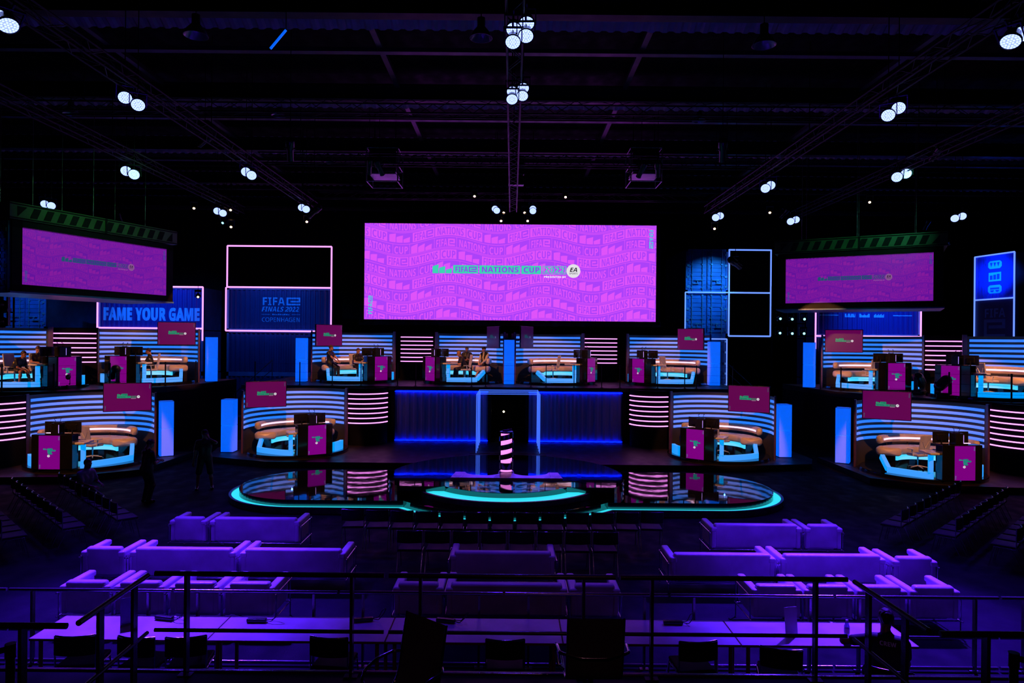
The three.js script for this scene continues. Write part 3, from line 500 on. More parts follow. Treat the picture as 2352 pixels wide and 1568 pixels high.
function wallPath(pts, w, y0, y1) {                               // upright band of width w along plan points [x, z]
  const pos = [], idx = [], n = pts.length;
  pts.forEach(([x, z], i) => { const p = pts[Math.max(0, i - 1)], q = pts[Math.min(n - 1, i + 1)]; let dx = q[0] - p[0], dz = q[1] - p[1]; const l = Math.hypot(dx, dz); dx /= l; dz /= l; for (const [s, y] of [[-1, y0], [1, y0], [1, y1], [-1, y1]]) pos.push(x - dz * s * w / 2, y, z + dx * s * w / 2); });
  for (let i = 0; i < n - 1; i++) for (let j = 0; j < 4; j++) { const p = i * 4 + j, q = i * 4 + (j + 1) % 4; idx.push(p, p + 4, q, q, p + 4, q + 4); }
  const e = (n - 1) * 4; idx.push(0, 1, 2, 0, 2, 3, e, e + 2, e + 1, e, e + 3, e + 2);
  return flat(ngeo(pos, idx));
}
function protoKerb(m, end = 72) {
  const t = new THREE.Group(); t.name = 'light_kerb'; const y = DISC, pts = [];
  for (let i = 0; i <= 12; i++) { const f = i / 12, a = (7 + (end - 7) * f) * D2R, r = 1.7 - 0.2 * f - 0.13 * Math.sin(PI * f); pts.push([m * r * Math.sin(a), r * Math.cos(a)]); }
  mk('kerb', wallPath(pts, 0.12, y, y + 0.18), M.kerb, t);
  const far = []; for (let i = 0; i <= 6; i++) { const a = (-74 + 26 * i / 6) * D2R; far.push([m * 1.66 * Math.sin(a), 1.66 * Math.cos(a)]); }
  mk('far_kerb', wallPath(far, 0.12, y, y + 0.33), M.kerb, t);
  const p0 = at2(1.48, end * D2R, y + 0.1, m), p1 = at2(1.32, (end + 21) * D2R, y + 0.43, m); mk('slanted_end', rectbar(p0, p1, 0.13, 0.17), M.kerb, t);
  const q = at2(1.68, 9.5 * D2R, 0, m); mk('post', rbox(0.14, 0.575, 0.14, 0.02, q.x, y + 0.185 + 0.288, q.z, m * 9 * D2R), M.kerb, t);
  return t;
}
function protoDesk(m) {
  const t = new THREE.Group(); t.name = 'player_desk'; const y = DISC, R = m * DESK, put = (g) => g.rotateY(R);
  mk('cabinet', [put(rbox(1.28, 1.1, 0.34, 0.02, -0.07 * m, y + 0.55, 1.68))], M.glossbox, t);
  mk('desk_top', [put(rbox(1.36, 0.07, 0.5, 0.02, m * 0.1, y + 0.8, 1.27))], M.white, t); mk('desk_corner', [put(rbox(0.3, 0.07, 0.34, 0.02, m * 0.72, y + 0.8, 1.56))], M.white, t);
  const scr = mk('desk_screen', [put(keepPlane(0.66, 1.06).translate(-0.12 * m, y + 0.545, 1.885))], sPt, t);
  mk('screen_frame', [put(box(0.7, 1.09, 0.03, -0.12 * m, y + 0.545, 1.862))], M.plastic, scr);
  mk('leg', [put(box(0.08, 0.76, 0.44, -0.5 * m, y + 0.38, 1.27))], M.black, t);
  mk('keyboard', [put(rbox(0.4, 0.025, 0.14, 0.008, 0.15 * m, y + 0.848, 1.12))], M.plastic, t);
  return t;
}
function protoMonitor() { // back faces +z
  const t = new THREE.Group(); t.name = 'monitor';
  mk('housing', [rbox(0.57, 0.36, 0.035, 0.012, 0, 0.45, 0), rbox(0.3, 0.2, 0.05, 0.02, 0, 0.45, 0.025)], M.plastic, t);
  const pl = keepPlane(0.54, 0.31).rotateY(PI).translate(0, 0.455, -0.019); mk('picture', pl, screenMat(tPt, 0.25), t);
  mk('stand', [bar(V(0, 0, 0.04), V(0, 0.42, 0.04), 0.022), rbox(0.24, 0.02, 0.18, 0.008, 0, 0.01, 0.03)], M.plastic, t); return t;
}
function protoTower() { const t = new THREE.Group(); t.name = 'computer_tower'; mk('housing', rbox(0.26, 0.36, 0.3, 0.012, 0, 0.18, 0), M.plastic, t); mk('glass_side', box(0.008, 0.3, 0.26, 0.132, 0.18, 0), M.glossbox, t); mk('light_strip', [box(0.012, 0.26, 0.012, 0.122, 0.18, 0.152)], glow(0.4, 0.25, 1, 1.2), t); return t; }
function protoMic() { const t = new THREE.Group(); t.name = 'microphone_pair'; for (const s of [-1, 1]) { const a = mk('arm', tube([V(s * 0.06, 0, 0), V(s * 0.08, 0.07, 0), V(s * 0.1, 0.12, 0.02), V(s * 0.09, 0.15, -0.04)], 0.007, 12, 6), M.plastic, t); mk('head', new THREE.SphereGeometry(0.017, 10, 8).translate(s * 0.09, 0.15, -0.05), M.plastic, a); } mk('foot', rbox(0.2, 0.02, 0.08, 0.008, 0, 0.01, 0), M.plastic, t); return t; }
function protoTv(m) { const t = new THREE.Group(); t.name = 'television'; mk('picture', keepPlane(1.45, 0.95).translate(0, 0, 0.036), sTv, t); mk('frame', rbox(1.5, 1.0, 0.07, 0.01, 0, 0, -0.002), M.plastic, t); mk('wall_bracket', [rectbar(V(m * 0.5, -0.12, -0.04), V(m * 0.5, -0.12, -0.86), 0.05, 0.08), rectbar(V(-m * 0.45, -0.12, -0.04), V(-m * 0.45, -0.12, -1.5), 0.05, 0.08)], M.darkmetal, t); return t; }
function protoPillar() { const t = new THREE.Group(); t.name = 'light_pillar'; for (const [y0, h] of [[0.02, 0.99], [1.02, 0.98]]) mk('light_box', rbox(0.46, h, 0.46, 0.012, 0, y0 + h / 2, 0), M.pillar, t); mk('base', box(0.48, 0.02, 0.48, 0, 0.01, 0), M.black, t); mk('top_frame', [box(0.46, 0.014, 0.02, 0, 2.005, -0.22), box(0.46, 0.014, 0.02, 0, 2.005, 0.22), box(0.02, 0.014, 0.46, -0.22, 2.005, 0), box(0.02, 0.014, 0.46, 0.22, 2.005, 0)], M.pale, t); return t; }
function protoChair() { // white task chair, faces +z
  const t = new THREE.Group(); t.name = 'office_chair';
  mk('seat', rbox(0.5, 0.09, 0.48, 0.04, 0, 0.49, 0), M.mesh, t); const b = mk('backrest', [rbox(0.46, 0.58, 0.05, 0.024, 0, 0.89, -0.27, 0, -0.14)], M.mesh, t);
  mk('back_brace', [bar(V(0, 0.45, -0.2), V(0, 0.78, -0.29), 0.025), bar(V(-0.15, 0.98, -0.31), V(0, 0.72, -0.28), 0.015), bar(V(0.15, 0.98, -0.31), V(0, 0.72, -0.28), 0.015)], M.white, b);
  for (const s of [-1, 1]) mk('armrest', [rbox(0.08, 0.03, 0.26, 0.012, s * 0.29, 0.69, 0.0), bar(V(s * 0.29, 0.68, -0.02), V(s * 0.26, 0.46, -0.05), 0.018)], M.white, t);
  mk('gas_stem', [bar(V(0, 0.12, 0), V(0, 0.45, 0), 0.028)], M.chrome, t);
  for (let i = 0; i < 5; i++) { const a = i * 2 * PI / 5 + 0.3, x = Math.sin(a), z = Math.cos(a), l = mk('base_leg', [bar(V(0, 0.12, 0), V(0.3 * x, 0.075, 0.3 * z), 0.022, 8, 0.014)], M.white, t); mk('caster', [new THREE.CylinderGeometry(0.03, 0.03, 0.045, 12).rotateZ(PI / 2).rotateY(a).translate(0.31 * x, 0.03, 0.31 * z), bar(V(0.3 * x, 0.03, 0.3 * z), V(0.3 * x, 0.08, 0.3 * z), 0.008)], M.plastic, l); }
  return t;
}
const kit = {}; for (const m of [1, -1]) kit[m] = { wall: protoBackdrop(m), cut: protoBackdrop(m, 104.5, 211), sofa: protoSofa(m), kerb: protoKerb(m), shortKerb: protoKerb(m, 57), desk: protoDesk(m), tv: protoTv(m) };
Object.assign(kit, { disc: protoDisc(), monitor: protoMonitor(), tower: protoTower(), mic: protoMic(), pillar: protoPillar(), chair: protoChair() });
function place(src, pos, turn, label, cat, group) { const o = src.clone(); o.name = numbered(src.name); o.position.copy(pos); o.rotation.y = turn; scene.add(o); return tag(o, label, cat, group); }
const BOOTHS = [ // key, C[X,Z], alpha, m, deck, television, pillar [X,Z,turn], where
  ['A', -14.5, 23.45, 18, 1, LOW, 1, [-12.66, 25.05, 32], 'in the lower booth behind the seated onlooker'],
  ['B', -8.2, 26.3, 28, -1, LOW, 1, [-10.77, 26.08, 2], 'in the lower booth below the COPENHAGEN container'],
  ['C', 7.87, 25.97, -30, 1, LOW, 1, [10.38, 26.05, 2], 'in the lower booth below the container doors'],
  ['D', 13.8, 22.95, -22, -1, LOW, 1, [12.08, 24.85, -32], 'in the lower booth below the three-emblem container'],
  ['E', -18.4, 26.2, 50, -1, UP, 0, null, 'in the upper booth with the crouching pair'],
  ['F', -15.58, 29.18, 20, 1, UP, 1, [-13.55, 30.8, 32], 'in the upper booth below the FAME YOUR GAME container'],
  ['G', -7.25, 31.9, 28, -1, UP, 1, [-9.63, 31.3, 4], 'in the upper booth below the COPENHAGEN container'],
  ['H', -2.26, 31.93, -32, 1, UP, 1, [-0.12, 30.7, 0], 'in the upper booth holding three players'],
  ['I', 2.04, 31.93, 32, -1, UP, 1, null, 'in the empty upper booth beside the centre pillar'],
  ['J', 7.18, 31.95, -27, 1, UP, 1, [9.2, 31.1, 0], 'in the upper booth below the container doors'],
  ['K', 15.47, 29.24, -22, -1, UP, 1, [13.25, 30.4, -32], 'in the upper booth below the three-emblem container'],
  ['L', 17.6, 25.4, -48, 1, UP, 0, null, 'in the upper booth below the tall sign column'],
];
const PILLAR_WHERE = { A: 'beside the lower booth behind the seated onlooker', B: 'beside the lower booth below the COPENHAGEN container', C: 'beside the lower booth below the container doors', D: 'beside the lower booth below the three-emblem container', F: 'beside the upper booth below the FAME YOUR GAME container', G: 'beside the upper booth below the COPENHAGEN container', H: 'in the centre between the two middle upper booths', J: 'beside the upper booth below the container doors', K: 'beside the upper booth below the three-emblem container' };
const SHIFT = { A: 0.12, D: 0.22, H: 0.34, I: 0.34 }, boothAt = {}, EPS = { A: -1, B: 10, C: 8, D: -9, F: -5, G: 0, H: 3, I: -4, J: -5, K: -1, E: 0, L: 0 };
const TVS = { A: [293.5, 911.5, 26], B: [611, 905, 29], C: [1720, 916, -27], D: [2036, 930.5, -28], F: [406, 765.8, 26], G: [755.4, 770, 53], H: [1133.4, 774.6, -66], I: [1209.6, 774.3, 66], J: [1586.5, 779, -53], K: [1938, 783, -27] }; // place in the photograph and heading
for (const [key, X, Z, al, m, y, tv, pil, where] of BOOTHS) {
  const a = al * D2R, O = W(X, y, Z), loc = (x, h, z) => V(x, h, z).applyAxisAngle(V(0, 1, 0), a).add(O); boothAt[key] = { loc, a, m };
  place(kit.disc, O, a, `round glossy black platform ${where}`, 'platform', 'booth platforms');
  place(tv ? kit[m].wall : kit[m].cut, O, a, `curved backdrop with glowing blue stripes ${where}`, 'backdrop', 'striped booth backdrops');
  place(kit[m].sofa, loc(-m * (SHIFT[key] ?? 0), 0, 0), a, `curved tan sofa with light strip ${where}`, 'sofa', 'booth sofas');
  const e = a + m * (EPS[key] ?? 0) * D2R; place(kit[m]['DHI'.includes(key) ? 'shortKerb' : 'kerb'], O, e, `glowing cyan kerb and post ${where}`, 'light', 'glowing booth kerbs');
  place(kit[m].desk, O, e, `black desk with magenta screen ${where}`, 'desk', 'player desks');
  const da = e + m * DESK, dl = (x, h, z) => V(m * x, h, z).applyAxisAngle(V(0, 1, 0), da).add(O);
  place(kit.monitor, dl(-0.3, DISC + 0.835, 1.36), da + 0.1 * m, `monitor farther from the glowing post ${where}`, 'monitor', 'booth monitors');
  place(kit.monitor, dl(0.3, DISC + 0.835, 1.36), da - 0.12 * m, `monitor nearer the glowing post ${where}`, 'monitor', 'booth monitors');
  place(kit.tower, dl(0.02, DISC + 1.1, 1.69), da, `black computer tower between the monitors ${where}`, 'computer', 'computer towers');
  place(kit.mic, dl(0.02, DISC + 1.46, 1.69), da, `pair of thin black microphones ${where}`, 'microphone', 'microphone pairs');
  if (!['G', 'H', 'F', 'E'].includes(key)) place(kit.chair, loc(m * 0.1, DISC, -0.05), a + PI - m * 0.7, `white mesh office chair ${where}`, 'office chair', 'booth office chairs');
  if (tv) { const [px, py, th] = TVS[key], zz = -loc(m * 1.08, 0, -0.2).z, o = place(kit[m].tv, at(px, py, zz), th * D2R, `maroon television hung high ${where}`, 'television', 'booth televisions'); if (key === 'H' || key === 'I') o.children.find((c) => c.name === 'picture').material = sTvDim; }
  if (pil) place(kit.pillar, W(pil[0], y, pil[1]), pil[2] * D2R, `glowing blue square light pillar ${PILLAR_WHERE[key]}`, 'light pillar', 'light pillars');
  const pl = new THREE.PointLight(new THREE.Color(0.04, 0.3, 1), 0.35, 0, 2); pl.name = 'booth_glow'; pl.position.copy(loc(0, 1.9, -1.2)); scene.add(pl);
}
// convex panels of pink tubes
function tubePanel(label, X0, Z0, X1, Z1, y, bulge) {
  const dx = X1 - X0, dz = Z1 - Z0, w = Math.hypot(dx, dz), R = (w * w / 4 + bulge * bulge) / (2 * bulge), h = Math.asin(Math.min(1, w / 2 / R)), turn = Math.atan2(dz, dx);
  const t = thing('tube_light_panel', label, 'light panel', W((X0 + X1) / 2, y, (Z0 + Z1) / 2), turn, 'pink tube light panels'), o = bulge - R, sh = (g) => g.translate(0, 0, o);
  mk('drum', [sh(sweep(rectProf(Math.max(0.3, R - 0.3), R - 0.06, 0, 2.34), -h - 0.04, h + 0.04, 24))], M.drape, t);
  for (let i = 0; i < 7; i++) mk('light_tube', [sh(sweep(roundProf(R - 0.07, R - 0.015, 2.1 - i * 0.198 - 0.02, 2.1 - i * 0.198 + 0.02, 0.018, 4), -h, h, 24, 0.02))], M.pink, t);
}
tubePanel('bowed panel of seven pink light tubes beside the lower booth behind the seated onlooker', -17.6, 21.7, -16.4, 23.1, LOW, 0.3);
tubePanel('bowed panel of seven pink light tubes left of the tunnel, on the lower deck', -6.72, 27.9, -5.15, 28.6, LOW, 0.45);
tubePanel('bowed panel of seven pink light tubes right of the tunnel, on the lower deck', 4.9, 28.5, 6.4, 27.75, LOW, 0.45);
tubePanel('bowed panel of seven pink light tubes beside the lower booth below the three-emblem container', 16.45, 23.6, 17.4, 22, LOW, 0.3);
tubePanel('bowed panel of seven pink light tubes right behind the crouching pair', -19.2, 28.5, -17.4, 28.6, UP, 0.3);
tubePanel('bowed panel of seven pink light tubes beside the upper booth with three players', -5.5, 33.6, -3.9, 33.9, UP, 0.3);
tubePanel('bowed panel of seven pink light tubes beside the empty upper booth', 3.55, 33.9, 5.2, 33.6, UP, 0.3);
tubePanel('bowed panel of seven pink light tubes below the tall sign column on the upper deck', 17.3, 28.6, 18.95, 28.5, UP, 0.3);
// railings along the upper decks
function deckRail(label, pts) {
  const t = thing('deck_railing', label, 'railing');
  for (const [x, z] of pts) { const p = W(x, UP, z); mk('post', [rectbar(p, p.clone().setY(UP + 0.98), 0.055, 0.03), box(0.12, 0.012, 0.12, p.x, UP + 0.006, p.z)], M.black, t); }
  for (const h of [0.25, 0.55, 0.9]) mk('wire', pts.slice(1).map(([x, z], i) => bar(W(pts[i][0], UP + h, pts[i][1]), W(x, UP + h, z), 0.004, 5)), M.darkmetal, t);
}
deckRail('thin black post and wire railing along the centre upper deck', [[-10.9, 29], [-9.0, 29], [-7.62, 29], [-6.4, 29], [-4.85, 29], [-4.08, 29], [-1.7, 29], [-1.1, 29], [0.82, 29], [1.46, 29], [2.65, 29], [3.83, 29], [4.6, 29], [6.2, 29], [7.35, 29], [7.85, 29], [9.4, 29]]);
deckRail('thin black post and wire railing on the upper deck below the FAME YOUR GAME container', [[-13.6, 29.4], [-14.0, 27.6], [-15.3, 26.0], [-16.5, 24.6], [-18, 24.1], [-20.4, 24.1]]);
deckRail('thin black post and wire railing on the upper deck below the three-emblem container', [[13.3, 29.4], [13.6, 28.2], [14.55, 26.5], [15.7, 24.5], [17.1, 23.35], [20, 23.35]]);
// stair rails between the decks
for (const [x, s, l] of [[-12.3, 1, 'dark stair handrail below the COPENHAGEN container'], [11.2, -1, 'dark stair handrail behind the light pillar below the container doors']]) {
  const t = thing('stair_rail', l, 'handrail'); const a = W(x - 0.9 * s, 0, 32.5), b = W(x + 0.9 * s, 0, 32.5);
  mk('handrail', bar(a.clone().setY(1.9), b.clone().setY(UP + 0.95), 0.022), M.steel, t); mk('mid_rail', bar(a.clone().setY(1.5), b.clone().setY(UP + 0.5), 0.016), M.steel, t);
  for (const p of [a, b]) mk('post', bar(p, p.clone().setY(p === a ? 1.9 : UP + 0.95), 0.02), M.steel, t);
}
// ---------------------------------------------------------------- ceiling: beams, trusses, lamps
const CY = 12.3;
for (let i = 0; i < 6; i++) {
  const z = 10.6 + 6 * i, g = [box(72, 0.5, 0.06, 0, CY + 0.35, -z), box(72, 0.05, 0.34, 0, CY + 0.1, -z), box(72, 0.05, 0.34, 0, CY + 0.6, -z)];
  structure('ceiling_beam', g, M.trussmetal);
  structure('ceiling_strip', [corrugated(66, 1.0, 0.35, 0.06, false).rotateX(PI / 2 - 0.5).translate(0, CY + 0.55, -z - 0.75)], M.roofstrip);
  structure('ceiling_purlin', [box(66, 0.12, 0.22, 0, CY + 0.5, -z - 3)], M.purlin);
}
for (const x of [-11.6, -3.85, 3.65, 11.4]) structure('ceiling_purlin', [box(0.16, 0.14, 44, x, CY + 0.62, -30)], M.purlin);
function truss(label, a, b, s = 0.3) {                            // box truss between two points
  const t = thing('lighting_truss', label, 'truss'), d = b.clone().sub(a), L = d.length(), u = d.clone().normalize(), side = V(-u.z, 0, u.x).multiplyScalar(s / 2), up = V(0, s / 2, 0);
  const c = [[1, 1], [1, -1], [-1, 1], [-1, -1]].map(([p, q]) => a.clone().addScaledVector(side, p).addScaledVector(up, q));
  for (const p of c) mk('chord', bar(p, p.clone().add(d), 0.025, 6), M.trussmetal, t);
  const n = Math.round(L / 0.6), g = [];
  for (let i = 0; i < n; i++) for (const [p, q] of [[0, 1], [1, 3], [3, 2], [2, 0]]) { const [r, w] = i % 2 ? [q, p] : [p, q]; g.push(bar(c[r].clone().addScaledVector(u, i * L / n), c[w].clone().addScaledVector(u, (i + 1) * L / n), 0.011, 4)); }
  mk('lattice', g, M.trussmetal, t); mk('hanger', [0.08, 0.5, 0.92].map((f) => { const p = a.clone().addScaledVector(d, f); return bar(p.clone().setY(p.y + s / 2), p.clone().setY(13.25), 0.015, 5); }), M.darkmetal, t); return t;
}
const TY = 10.35;
truss('long dark truss carrying the twin lamps over the sofas below the COPENHAGEN side', W(-8.75, TY, 9.5), W(-8.75, TY, 30));
truss('dark truss running towards the hung sideways screen', W(-12.35, TY, 11), W(-12.35, TY, 31));
truss('long dark truss in the middle carrying the quad lamps', W(-0.0, TY, 9), W(-0.0, TY, 30));
truss('long dark truss carrying the twin lamps over the sofas on the three-emblem side', W(8.55, TY, 9.5), W(8.55, TY, 30));
truss('dark truss running towards the hung screen by the three-emblem container', W(12.75, TY, 12), W(12.75, TY, 31));
truss('cross truss spanning the hall above the middle lamps', W(-15, 11.3, 20), W(15, 11.3, 20), 0.4);
truss('cross truss hanging behind the two projectors', W(-9, 10.9, 24.2), W(9, 10.9, 24.2), 0.36);
truss('cross truss above the main screen', W(-9, 11.2, 31.6), W(9, 11.2, 31.6), 0.3);
// round LED lamps; the glowing face is built facing +z
function protoPar() {
  const t = new THREE.Group(); t.name = 'stage_lamp';
  mk('housing', [new THREE.LatheGeometry([[0, -0.2], [0.08, -0.2], [0.11, -0.15], [0.13, -0.02], [0.15, 0.0], [0.15, 0.035], [0.135, 0.035]].map(([r, y]) => new THREE.Vector2(r, y)), 24).rotateX(PI / 2)], M.plastic, t);
  const lg = new THREE.CircleGeometry(0.135, 28).toNonIndexed().translate(0, 0, 0.022); lg.userData.keep = true; mk('lens', lg, M.lens, t);
  mk('yoke', [box(0.02, 0.3, 0.05, -0.165, 0.09, -0.05), box(0.02, 0.3, 0.05, 0.165, 0.09, -0.05), box(0.35, 0.02, 0.05, 0, 0.24, -0.05), bar(V(0, 0.24, -0.05), V(0, 0.34, -0.05), 0.02)], M.plastic, t);
  return t;
}
const par = protoPar();
function aim(o, to) { o.rotation.order = 'YXZ'; const d = to.clone().sub(o.position); o.rotation.y = Math.atan2(d.x, d.z); o.rotation.x = -Math.atan2(d.y, Math.hypot(d.x, d.z)) * 1; }
function hang(o) { const h = mk('hanger', bar(V(0, 0.02, 0), V(0, (13.24 - o.position.y) / o.scale.y, 0), 0.011, 5), M.black, o); h.quaternion.copy(o.quaternion).invert(); }
function lampSet(where, pix, Z, target, power, ang, size = 1, color = VIOLET) {
  let c = V(0, 0, 0);
  pix.forEach(([x, y], i) => {
    const p = at(x, y, Z), o = place(par, p, 0, `round stage lamp, ${pix.length === 2 ? (i ? 'inner' : 'outer') + ' of the pair' : ['upper left', 'upper right', 'lower left', 'lower right'][i] + ' of the quad'} ${where}`, 'stage lamp', 'round stage lamps');
    o.scale.setScalar(size); const tt = target.clone(); aim(o, tt.lerp(W(0, EYE, 0), 0.35)); hang(o); c.add(p);
  });
  c.divideScalar(pix.length); c.lerp(target, 0.03);
  if (power) spot('stage_lamp_beam', c, target, color, power, ang, 0.5, 12);
}
lampSet('in the top corner above the sideways screen', [[-6, 36], [18, 56]], 11.7, W(-6.6, 0, 13), 190, 0.4, 1.15);
lampSet('over the lounge sofas near the sideways screen', [[287, 223], [317, 240]], 15.6, W(-5.7, 0, 10.8), 1950, 0.34, 1.05);
lampSet('between sideways screen and caged projector', [[565, 394], [578, 402]], 22.3, W(-6.5, 0, 14), 130, 0.4, 1.1);
lampSet('above the empty pink neon rectangle', [[693, 476], [703, 480]], 28.2, W(-5, 0, 20), 60, 0.4, 1.1);
lampSet('high above the sideways hung screen', [[290, 392], [308, 400]], 22.2, W(-10.5, 0, 14), 80, 0.4, 1.2);
lampSet('beside the two warm spots and cyan spot', [[499, 484], [512, 489]], 28.9, W(-10, 0, 20), 40, 0.4, 1.1);
lampSet('just over the green hazard header', [[103, 468], [118, 472]], 27.5, W(-15, 0, 18), 40, 0.4, 1.1);
lampSet('nearest the camera', [[1180, 66], [1210, 52], [1178, 95], [1208, 81]], 12, W(-0.1, 0, 9.0), 34, 0.5, 0.95);
lampSet('farther from the camera', [[1177, 209], [1202, 201], [1176, 227], [1200, 219]], 15.1, W(0, 0, 12), 45, 0.4, 0.9);
lampSet('above the main screen, COPENHAGEN side', [[1137, 479], [1141, 483]], 28.5, W(-0.6, 0, 20.3), 620, 0.17, 1.0);
lampSet('above the main screen, container-door side', [[1224, 479], [1224, 484]], 28.5, W(0.6, 0, 20.3), 620, 0.17, 1.0);
lampSet('in the top corner above the sign column', [[2350, 75], [2322, 93]], 11.9, W(6.5, 0, 13), 210, 0.4, 1.15);
lampSet('over the lounge sofas near the three-emblem container', [[2064, 247], [2040, 264]], 15.7, W(5.7, 0, 10.8), 2300, 0.34, 1.05);
lampSet('above the empty tall neon rectangle', [[1770, 425], [1758, 432]], 23, W(6.5, 0, 14), 130, 0.4, 1.1);
lampSet('above the neon-edged container doors', [[1654, 495], [1644, 499]], 28.3, W(5, 0, 20), 60, 0.4, 1.1);
lampSet('high above the three-emblem hung screen', [[2081, 398], [2060, 406]], 22.4, W(10.5, 0, 14), 80, 0.4, 1.2);
lampSet('just above the three-emblem hung screen', [[1828, 504], [1816, 508]], 28.9, W(10, 0, 20), 40, 0.4, 1.1);
lampSet('between the hung screen and sign column', [[2210, 496], [2193, 501]], 27.8, W(15, 0, 18), 40, 0.4, 1.1);
// profile lamps: dark cans seen from behind that throw the warm and blue light on the set
function protoCan() { const t = new THREE.Group(); t.name = 'profile_lamp'; mk('barrel', [new THREE.LatheGeometry([[0, -0.34], [0.1, -0.34], [0.12, -0.28], [0.12, -0.05], [0.09, -0.03], [0.09, 0.28], [0.1, 0.3], [0.085, 0.3]].map(([r, y]) => new THREE.Vector2(r, y)), 20).rotateX(PI / 2)], M.plastic, t); mk('lens', new THREE.CylinderGeometry(0.085, 0.085, 0.01, 20).rotateX(PI / 2).translate(0, 0, 0.285), M.white, t); mk('yoke', [box(0.02, 0.3, 0.04, -0.14, 0.08, -0.06), box(0.02, 0.3, 0.04, 0.14, 0.08, -0.06), box(0.3, 0.02, 0.04, 0, 0.23, -0.06), bar(V(0, 0.23, -0.06), V(0, 0.36, -0.06), 0.02)], M.plastic, t); return t; }
const can = protoCan(), lensMat = new Map();
function profile(what, from, to, color, power, angle, pen) {
  const o = place(can, from, 0, `dark profile lamp ${what}`, 'stage lamp', 'profile lamps'); aim(o, to); hang(o);
  const key = color.join(); if (!lensMat.has(key)) lensMat.set(key, glow(...color, 2)); o.children.find((c) => c.name === 'lens').material = lensMat.get(key);
  spot('profile_beam', from.clone().lerp(to, 0.4 / from.distanceTo(to)), to, color, power, angle, pen, 3);
}
profile('behind the camera throwing a faint warm glow on the seats', W(1.5, 11, -5), W(0, 1, 10), [1, 0.3, 0.45], 6, 0.6, 0.8);
for (const w of WASH) profile(...w);
for (const [key, X, Z, al, m, y, , , where] of BOOTHS) {
  const a = al * D2R * 0.55, FROM = { E: [-22.5, 8.5, 17.5], F: [-7, 9, 24], K: [7.5, 7.2, 23], L: [16.5, 9.8, 20] }, from = FROM[key] ? W(...FROM[key]) : W(X + 8.2 * Math.sin(a), y === LOW ? 9.6 : 10.6, Z - 8.2 * Math.cos(a)), to = W(X - 0.3 * Math.sin(a), y + 0.75, Z + 0.2);
  profile('warming ' + where.replace('in the', 'the'), from, to, WARM, key === 'E' || key === 'L' ? 300 : 280, 0.205, 0.1);
}
// tiny warm spots above the set, each with its moving head
function protoHead() { const t = new THREE.Group(); t.name = 'moving_head'; mk('head', [new THREE.LatheGeometry([[0, -0.16], [0.09, -0.14], [0.11, 0], [0.085, 0.15], [0.06, 0.16]].map(([r, y]) => new THREE.Vector2(r, y)), 18).rotateX(PI / 2)], M.plastic, t); mk('lens', new THREE.CylinderGeometry(0.05, 0.05, 0.012, 16).rotateX(PI / 2).translate(0, 0, 0.16), M.warmlens, t); mk('yoke', [box(0.03, 0.3, 0.08, -0.13, 0.08, 0), box(0.03, 0.3, 0.08, 0.13, 0.08, 0), box(0.3, 0.06, 0.14, 0, 0.25, 0)], M.plastic, t); return t; }
const head = protoHead();
[[446, 474, 30, 'above the sideways hung screen, left one'], [530, 478, 30, 'above the pink neon, upper one of two'], [531, 517, 30, 'above the pink neon, lower one of two'], [705, 505, 30, 'above the far corner of the empty pink neon rectangle'], [1090, 446, 30, 'high over the main screen, outermost on the COPENHAGEN side'], [1157, 484, 31, 'over the main screen beside the lamp pair on the COPENHAGEN side'], [1205, 484, 31, 'over the main screen beside the lamp pair on the container-door side'], [1151, 503, 31, 'just over the main screen edge on the COPENHAGEN side'], [1212, 503, 31, 'just over the main screen edge on the container-door side'], [1299, 448, 30, 'high over the main screen, outermost on the container-door side'], [1641, 521, 30, 'above the container doors'], [1768, 484, 30, 'above the empty tall neon rectangle'], [1997, 460, 29, 'above the hazard header of the hung screen'], [455, 679, 33, 'hanging at the neon edge of the FAME YOUR GAME container']].forEach(([x, y, Z, w], i) => {
  const o = place(head, at(x, y, Z), 0, `tiny warm spotlight ${w}`, 'spotlight', 'warm moving spotlights'); aim(o, W(o.position.x * 0.75, 2, Z - 9));
  if ([0, 1, 2, 3].includes(i)) spot('warm_spot_beam', o.position.clone().add(V(0, -0.16, 0.16)), W(o.position.x + [-2.5, 2.2, -3.5, 2][i], 2, Z - 3), [1, 0.75, 0.55], 40, 0.09, 0.6, 2);
  hang(o);
});
{ const o = place(head, at(515, 508, 30), 0, 'tiny cyan spotlight under the lamp pair left of the pink neon', 'spotlight', 'warm moving spotlights'); aim(o, W(-14, 2, 20)); o.userData.group = 'cyan beam lights'; hang(o); o.children.find((c) => c.name === 'lens').material = M.cyanlens; }
// cyan beam lights beside the hung screen
[[1790, 732], [1817, 733], [1845, 733], [1789, 765], [1817, 766], [1844, 766]].forEach(([x, y], i) => { const o = place(head, at(x, y, 36.5), 0, `small cyan beam light, ${ORD[i % 3]} from the neon in the ${i < 3 ? 'upper' : 'lower'} row under the hung screen`, 'beam light', 'cyan beam lights'); o.scale.setScalar(1.25); aim(o, W(o.position.x - 3, 5.5, 0)); hang(o); o.children.find((c) => c.name === 'lens').material = M.cyanlens; });
[[4, 700], [4, 739]].forEach(([x, y], i) => { const o = place(head, at(x, y, 30), 0, `bright cyan beam light at the picture edge, ${i ? 'lower' : 'upper'} of two under the sideways screen`, 'beam light', 'cyan beam lights'); o.scale.setScalar(2.1); aim(o, W(o.position.x + 3, 5, 0)); hang(o); o.children.find((c) => c.name === 'lens').material = M.cyanlens; });
